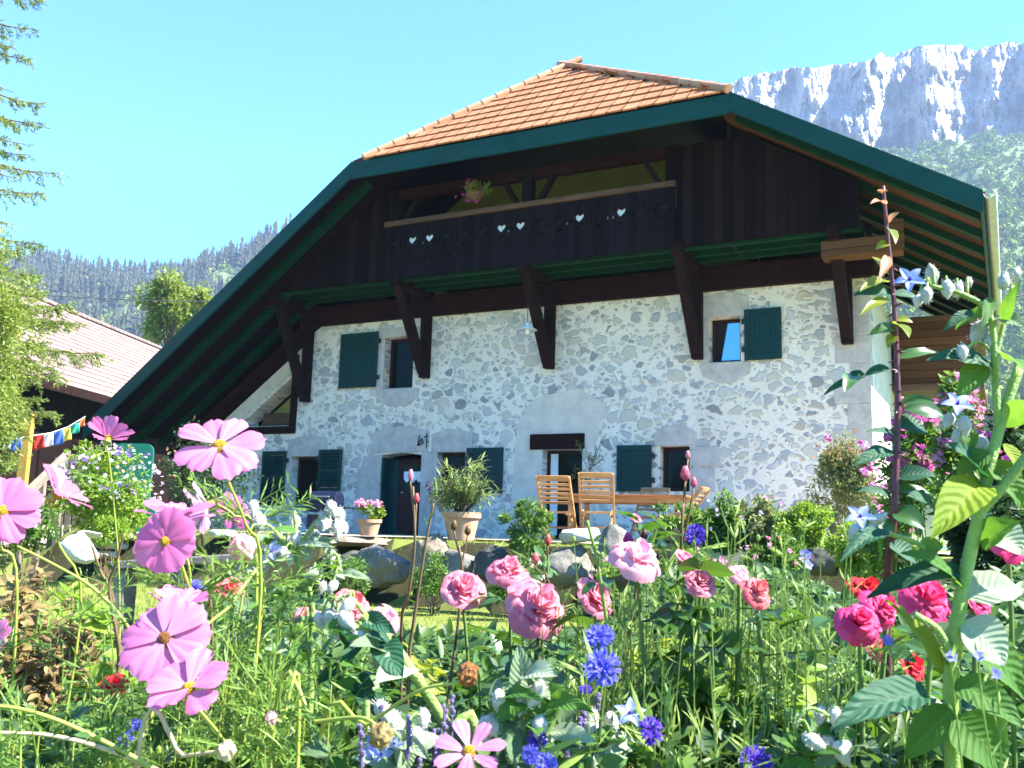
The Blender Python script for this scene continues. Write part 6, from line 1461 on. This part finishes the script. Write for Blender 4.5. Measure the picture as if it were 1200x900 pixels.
seedhead(284, 642, 1.1, 15, [(286, 665, 1.1), (300, 720, 1.13)], 'withered pale pink cosmos head beside the limp pale bloom', 'rose_pale', 'ystem')
for lab, D, pp, mt in (('thick yellow-green arching stalk crossing the lower left corner', .88, [(-30, 826), (20, 830), (70, 845), (120, 868), (165, 892), (200, 915)], 'ystem'), ('pinkish dry stalk lying just under the arching one', .92, [(-20, 858), (60, 862), (130, 880), (190, 905)], 'dry'), ('pale olive stalk slanting across the brownish shrub', 1.2, [(20, 640), (60, 660), (110, 690), (150, 735), (180, 800)], 'ystem'), ('thin dark forked stalk standing in front of the white boulder', 1.3, [(145, 625), (136, 660), (128, 690), (140, 760)], 'stem_brown'), ('dark stalk rising from the bench end', 1.25, [(236, 625), (240, 660), (246, 700), (250, 780)], 'stem_brown'), ('bare thin stalk left of the forked one', 1.35, [(108, 640), (118, 670), (132, 700), (140, 780)], 'stem_brown'),
                       ('upright pale seed stalk crossing in front of the pink roses', 1.15, [(688, 610), (700, 660), (712, 740), (720, 830)], 'l_line'), ('coppery stem beside the big terracotta pot', 1.4, [(508, 590), (500, 630), (492, 680), (480, 760)], 'stem_brown')):
    sp_ = bez([W(x, y, D + .01 * i) for i, (x, y) in enumerate(pp)], 24); b = sp_[-1].copy(); sp_.append(Vector((b.x, b.y + .03, -.02))); b.z = 0; t = thing('bare_stalk', lab, 'stalk', b); s_ = MB(); s_.tube([q - b for q in sp_], [.0016 + .001 * min(1, i / 20) for i in range(len(sp_))], 6); s_.build('stem', M[mt], t, True); f = MB()
    for i in range(5): q = sp_[random.randrange(3, 20)] - b; f.leaf(q, Vector((rnd(-1, 1), rnd(-1, .3), rnd(0, 1))), rvec(), .02, .006, .4, .2, 3)
    f.build('leaves', M['l_rose'], t)

# ---- leafy plants that fill the bed
def clump_base(px, D): p = W(px, 700, D); return Vector((p.x, p.y, 0))
def topz(px, py, D): return W(px, py, D).z
def linear_clump(px, D, pyt, wpx, lab, n=60, mat='l_line', lean=.12, group='upright thin-leaved clumps', leafy=14):
    b = clump_base(px, D); h = topz(px, pyt, D); t = thing('thin_leaved_plant', lab, 'plant', b, group=group); wd = wpx * PXM(D); s_ = MB(); lf = MB(); bd_ = MB()
    for i in range(n):
        a = rnd(0, 6.283); r = rnd(0, 1) ** .5; p0 = Vector((math.cos(a) * r * wd * .3, math.sin(a) * r * wd * .4, 0)); hh = h * rnd(.72, 1.04); p1 = Vector((math.cos(a) * r * wd * .6 + rnd(-lean, lean) * .5, math.sin(a) * r * wd * .6 + rnd(-.5, .5) * lean, hh)); pts = wind(p0, p1, 6, .035); s_.tube(pts, [.0014, .0013, .0012, .0011, .001, .0009, .0007], 4, False)
        for j in range(leafy):
            u = rnd(.4, 1) * 6; q = pts[min(5, int(u))].lerp(pts[min(6, int(u) + 1)], u % 1); lf.leaf(q, Vector((rnd(-1, 1), rnd(-1, 1), rnd(.2, 1.6))), rvec(), rnd(.014, .036), .0032, rnd(.1, .5), .15, 3)
        if i % 4 == 0: s_.blob(pts[-1], (.003, .003, .005), 1, .1)
    s_.build('stems', M[mat], t); lf.build('leaves', M[mat], t)
for px, D, py, wpx, lab in ((690, 1.35, 660, 70, 'loose thin-leaved clump right behind the brightest cornflower'), (742, 1.3, 668, 90, 'thin-leaved clump below the loose pale pink rose'), (790, 1.4, 640, 90, 'thin-leaved clump under the tall pink rosebud'), (836, 1.3, 640, 90, 'thin-leaved clump hiding the half-hidden pink rose'), (880, 1.25, 625, 90, 'tallest pale green thin-leaved clump before the lime bushes'), (925, 1.35, 640, 80, 'thin-leaved clump beside the pair of flowers on thin stems'), (965, 1.3, 690, 80, 'thin-leaved clump left of the dark crimson rose'), (800, 1.05, 755, 110, 'low front thin-leaved clump right of the blue star'), (880, 1.02, 750, 110, 'low front thin-leaved clump above the deep violet cornflower'), (940, 1.05, 770, 100, 'low front thin-leaved clump beside the drooping bud cluster'), (735, 1.1, 780, 70, 'low front thin-leaved clump behind the blue star'), (1010, 1.15, 790, 70, 'low thin-leaved clump beneath the small coral rose')):
    linear_clump(px, D, py, wpx, lab, 40 if D > 1.2 else 26, leafy=22)
for px, D, py, wpx, lab in ((165, 1.2, 800, 80, 'grassy tuft under the single red rose'), (280, 1.05, 835, 90, 'grassy tuft between the wide cosmos and the arching stalks'), (240, 1.5, 720, 80, 'grassy tuft behind the wide pink cosmos')):
    linear_clump(px, D, py, wpx, lab, 50, 'l_blade', .3, 'grassy tufts', 8)
def feather_clump(px, D, pyt, wpx, lab, n=26):
    b = clump_base(px, D); h = topz(px, pyt, D); t = thing('cosmos_plant', lab, 'plant', b, group='feathery cosmos foliage'); wd = wpx * PXM(D); s_ = MB(); f = MB()
    for i in range(n):
        a = rnd(0, 6.283); r = rnd(0, 1) ** .5; p1 = Vector((math.cos(a) * r * wd * .55, math.sin(a) * r * wd * .6, h * rnd(.7, 1.03))); pts = wind((p1.x * .4, p1.y * .4, 0), p1, 6, .05); s_.tube(pts, [.0018, .0017, .0016, .0014, .0012, .001, .0007], 5, False)
        for j in range(7):
            u = rnd(.5, 1) * 6; q = pts[min(5, int(u))].lerp(pts[min(6, int(u) + 1)], u % 1); feather(f, q, Vector((rnd(-1, 1), rnd(-1, 1), rnd(.1, 1.1))), rnd(.05, .095), 6)
    s_.build('stems', M['ystem'], t, True); f.build('leaves', M['l_feather'], t)
for px, D, py, wpx, lab in ((25, .95, 835, 90, 'feathery cosmos foliage filling the bottom left corner'), (105, .98, 830, 90, 'feathery cosmos foliage below the brownish shrub'), (185, 1.0, 850, 90, 'feathery cosmos foliage around the two small blue cornflowers'), (285, 1.1, 730, 90, 'feathery cosmos foliage between the large cosmos and the borage'), (360, 1.0, 800, 100, 'feathery cosmos foliage under the hanging woolly buds'), (255, 1.0, 880, 80, 'feathery cosmos foliage behind the dry seed head'), (315, 1.15, 690, 60, 'feathery cosmos foliage beside the withered head')):
    feather_clump(px, D, py, wpx, lab)
def leafy(name, px, D, pyt, wpx, lab, mat, n, L, Wd, cat='plant', pin=False, group=None, top_extra=None, stemmat='stem', depth=None):
    b = clump_base(px, D); h = topz(px, pyt, D); t = thing(name, lab, cat, b, group=group); wd = wpx * PXM(D) / 2; dp = depth or wd; s_ = MB(); lf = MB(); tips = []
    for i in range(max(8, n // 60)):
        a = rnd(0, 6.283); r = rnd(0, 1) ** .5; p1 = Vector((math.cos(a) * r * wd, math.sin(a) * r * dp, h * rnd(.6, 1.0) * (1 - .12 * r))); pts = wind((p1.x * .3, p1.y * .3, -.02), p1, 6, .06); s_.tube(pts, [.004, .0036, .0032, .0028, .0024, .002, .0015], 5, False); tips.append(pts)
    for i in range(n):
        pts = random.choice(tips); u = (1 - rnd(0, 1) ** 1.6 * .75) * 5.99; q = pts[int(u)].lerp(pts[int(u) + 1], u % 1); d = Vector((rnd(-1, 1), rnd(-1, .8), rnd(-.3, .8)))
        if pin: pinnate(lf, q, d, L * rnd(1.2, 2), .62)
        else: lf.leaf(q + rvec() * L * .5, d, Vector((0, -.35, 1)) + rvec() * .5, L * rnd(.7, 1.3), Wd * rnd(.8, 1.2), rnd(.2, .8), .25, 4)
    s_.build('stems', M[stemmat], t); lf.build('leaves', M[mat], t)
    if top_extra:
        f = MB(); mt, n2 = top_extra
        for i in range(n2): pts = random.choice(tips); pinnate(f, pts[-1], Vector((rnd(-1, 1), rnd(-1, .5), rnd(.2, 1))), L * 1.4, .6)
        f.build('young_leaves', M[mt], t)
    return t
RB = 'leafy rose bushes'
for px, D, py, wpx, lab, n, ex in ((470, 1.9, 755, 110, 'dark rose foliage below the pale faded rose', 150, ('l_rose_y', 6)), (540, 1.7, 765, 120, 'rose bush under the nodding pink rose', 130, ('l_rose_y', 5)), (620, 1.6, 770, 110, 'rose bush under the largest pink rose', 120, ('leaf_copper', 3)), (690, 1.7, 735, 100, 'rose bush with lime young leaves under the half-open bloom', 130, ('l_rose_y', 12)), (1000, 1.55, 715, 110, 'dark rose bush below the bright red rose', 150, ('leaf_copper', 4)), (1080, 1.6, 735, 120, 'dark rose bush behind the thick borage stem', 150, None), (1165, 1.55, 690, 110, 'dark rose bush at the right edge under the red rose', 150, None), (780, 1.9, 725, 120, 'rose bush low behind the thin stems', 130, ('l_rose_y', 10)), (870, 2.0, 730, 110, 'rose bush behind the faded coral-pink rose', 130, ('l_rose_y', 8)), (560, 1.15, 840, 90, 'low dark leaves left of the downy borage', 90, None), (1090, 1.1, 850, 110, 'deep shaded leaves at the foot of the tall borage', 110, None), (490, 1.2, 815, 90, 'dark low leaves under the leaning hairy stem', 100, None)):
    leafy('rose_bush', px, D, py, wpx, lab, M and 'l_rose', n, .05, .032, 'bush', True, RB, ex)
leafy('brown_shrub', 36, 1.75, 640, 170, 'brownish twiggy shrub with tiny leaves at the left edge', 'l_brown', 5200, .026, .014, 'shrub', stemmat='stem_brown')
leafy('brown_shrub', 85, 1.7, 690, 100, 'rusty brown twiggy shrub beside the green sprig', 'l_brown', 2000, .022, .012, 'shrub', stemmat='stem_brown')
leafy('box_shrub', 10, 1.5, 790, 120, 'dark green small-leaved shrub below the brownish one', 'leaf_dark', 2200, .02, .012, 'shrub', stemmat='stem_brown')
leafy('box_shrub', 110, 1.5, 790, 100, 'dark small-leaved shrub around the single red rose', 'l_under', 1600, .022, .013, 'shrub', stemmat='stem_brown')
leafy('leafy_plant', 135, 1.7, 690, 90, 'lime green sprig with rounded leaves right of the brownish shrub', 'leaf_lime', 260, .05, .03)
leafy('leafy_plant', 215, 2.2, 682, 130, 'green leafy patch in front of the plank bench', 'leaf_mid', 700, .055, .03)
leafy('leafy_plant', 300, 1.9, 690, 110, 'broad green leaves behind the feathery foliage', 'leaf_mid', 420, .07, .03)
leafy('grey_leaved_plant', 300, 1.3, 640, 70, 'pale grey-green leafy plant beside the withered head', 'l_greyg', 200, .045, .016)
leafy('yellow_bush', 100, 2.4, 668, 120, 'yellow-green bush behind the rusty shrub', 'leaf_lime', 800, .04, .022, 'bush')
leafy('leafy_plant', 415, 2.3, 680, 90, 'green leafy plant left of the sunlit lawn', 'leaf_mid', 420, .06, .025)
for px, D, py, wpx, lab, mt, n, L_, W_ in ((445, 1.25, 792, 90, 'fresh green leafy plant below the coral-pink rose', 'leaf_mid', 330, .036, .019), (585, 1.3, 752, 90, 'fresh green leafy plant between the nodding and the largest pink rose stems', 'leaf_mid', 330, .036, .018), (665, 1.2, 775, 80, 'bright leafy plant left of the brightest cornflower', 'leaf_lime', 300, .032, .016), (760, 1.2, 722, 100, 'green leafy plant under the loose pale pink rose', 'leaf_mid', 620, .034, .017), (845, 1.22, 722, 110, 'green leafy plant under the half hidden pink rose', 'leaf_mid', 680, .034, .016), (925, 1.2, 728, 100, 'bright leafy plant below the faded coral-pink rose', 'leaf_lime', 620, .032, .015), (700, 1.0, 868, 90, 'low leafy plant in front of the lone blue star', 'leaf_mid', 260, .03, .016), (835, .98, 850, 120, 'low leafy plant between the two violet cornflowers', 'leaf_mid', 380, .03, .014), (930, 1.0, 880, 100, 'low lime plant right of the deep violet cornflower', 'leaf_lime', 300, .028, .014), (400, .98, 868, 100, 'low leafy plant under the arching bud stalk', 'leaf_mid', 300, .03, .016), (1040, 1.05, 800, 80, 'leafy plant above the big low dark leaf', 'leaf_mid', 300, .034, .018), (300, 1.2, 760, 80, 'leafy plant behind the tiny pinkish bud', 'l_greyg', 260, .036, .016)):
    leafy('leafy_plant', px, D, py, wpx, lab, mt, n, L_, W_, group='leafy green plants in the bed')
for px, D, py, wpx, lab, mt, n, L_, W_ in ((725, 1.35, 700, 70, 'leafy plant behind the lighter cornflower', 'leaf_mid', 420, .036, .02), (795, 1.4, 684, 80, 'leafy plant behind the small round pink rose', 'leaf_lime', 480, .036, .018), (865, 1.35, 688, 80, 'leafy plant behind the faded small pink rose', 'leaf_mid', 520, .036, .018), (935, 1.4, 682, 80, 'leafy plant in front of the pair of blue flowers', 'leaf_mid', 480, .036, .02), (905, 1.1, 790, 90, 'grey leafy plant in the thick of the thin stems', 'l_greyg', 300, .036, .016), (815, 1.08, 795, 90, 'leafy plant below the thin stems in the middle right', 'leaf_mid', 380, .032, .018)):
    leafy('leafy_plant', px, D, py, wpx, lab, mt, n, L_, W_, group='leafy green plants in the bed')
def lavender(px, D, pyt, n, lab):
    b = clump_base(px, D); h = topz(px, pyt, D); t = thing('lavender', lab, 'plant', b, group='spent lavender spikes'); s_ = MB(); f = MB()
    for i in range(n):
        p1 = Vector((rnd(-.05, .05), rnd(-.05, .05), h * rnd(.88, 1.03))); pts = wind((p1.x * .5, p1.y * .5, 0), p1, 5, .04); s_.tube(pts, .0009, 4, False); d = (pts[-1] - pts[-2]).normalized()
        f = MB(); f.tube([pts[-1] - d * .04, pts[-1]], .0015, 5)
        for j in range(8): f.blob(pts[-1] - d * (j * .005) + rvec() * .0018, (.0028, .0028, .003), 1, .3, 3, i + j)
        f.build('spike', M['lav'], t)
    s_.build('stems', M['l_line'], t)
lavender(490, 1.0, 838, 16, 'dark purple spent lavender near the leaning hairy stem'); lavender(535, 1.05, 832, 12, 'dark lavender spikes above the ragged cosmos'); lavender(655, 1.08, 835, 14, 'shadowed lavender beside the downy borage leaves')
# ---- undergrowth and soil
def undergrowth():
    m = MB(); tops = [(-100, 780), (0, 780), (120, 760), (250, 690), (330, 690), (420, 712), (480, 738), (700, 738), (760, 674), (900, 660), (1000, 700), (1100, 690), (1200, 660), (1300, 650)]
    n = 0
    while n < 34000:
        px = rnd(-80, 1290); D = rnd(1.0, 3.4); py = interp(*zip(*tops), px); k = min(1, max(0, (D - .9) / 1.6)); pyy = 880 + (py - 880) * k; zt = topz(px, pyy, D)
        z = zt * (1 - rnd(0, 1) ** 2 * .75) - .02; p = W(px, 700, D)
        m.leaf((p.x, p.y, max(.02, z)), Vector((rnd(-1, 1), rnd(-1, .8), rnd(-.2, .9))), Vector((0, -.3, 1)) + rvec() * .5, rnd(.02, .05) * min(1.3, .5 + D * .4), rnd(.009, .022) * min(1.3, .5 + D * .4), rnd(.2, .8), .25, 4); n += 1
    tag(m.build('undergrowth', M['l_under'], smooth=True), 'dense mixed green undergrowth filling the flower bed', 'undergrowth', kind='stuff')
undergrowth()
def soil():
    n = 40; vs = []; 
    for j in range(n + 1):
        for i in range(n + 1):
            px = -260 + 1720 * i / n; D = .35 + 4.4 * j / n; p = W(px, 650, D); e = min(1, min(i, n - i, j, n - j) / 3); vs.append((p.x, p.y, ground_z(p.x, p.y) - .03 + e * (.07 + .03 * mnoise.noise(Vector((p.x * 4, p.y * 4, 0))))))
    fs = [(j * (n + 1) + i, j * (n + 1) + i + 1, (j + 1) * (n + 1) + i + 1, (j + 1) * (n + 1) + i) for j in range(n) for i in range(n)]
    tag(MB().add(vs, fs).build('flower_bed_soil', M['soil'], smooth=True), kind='structure')
soil()
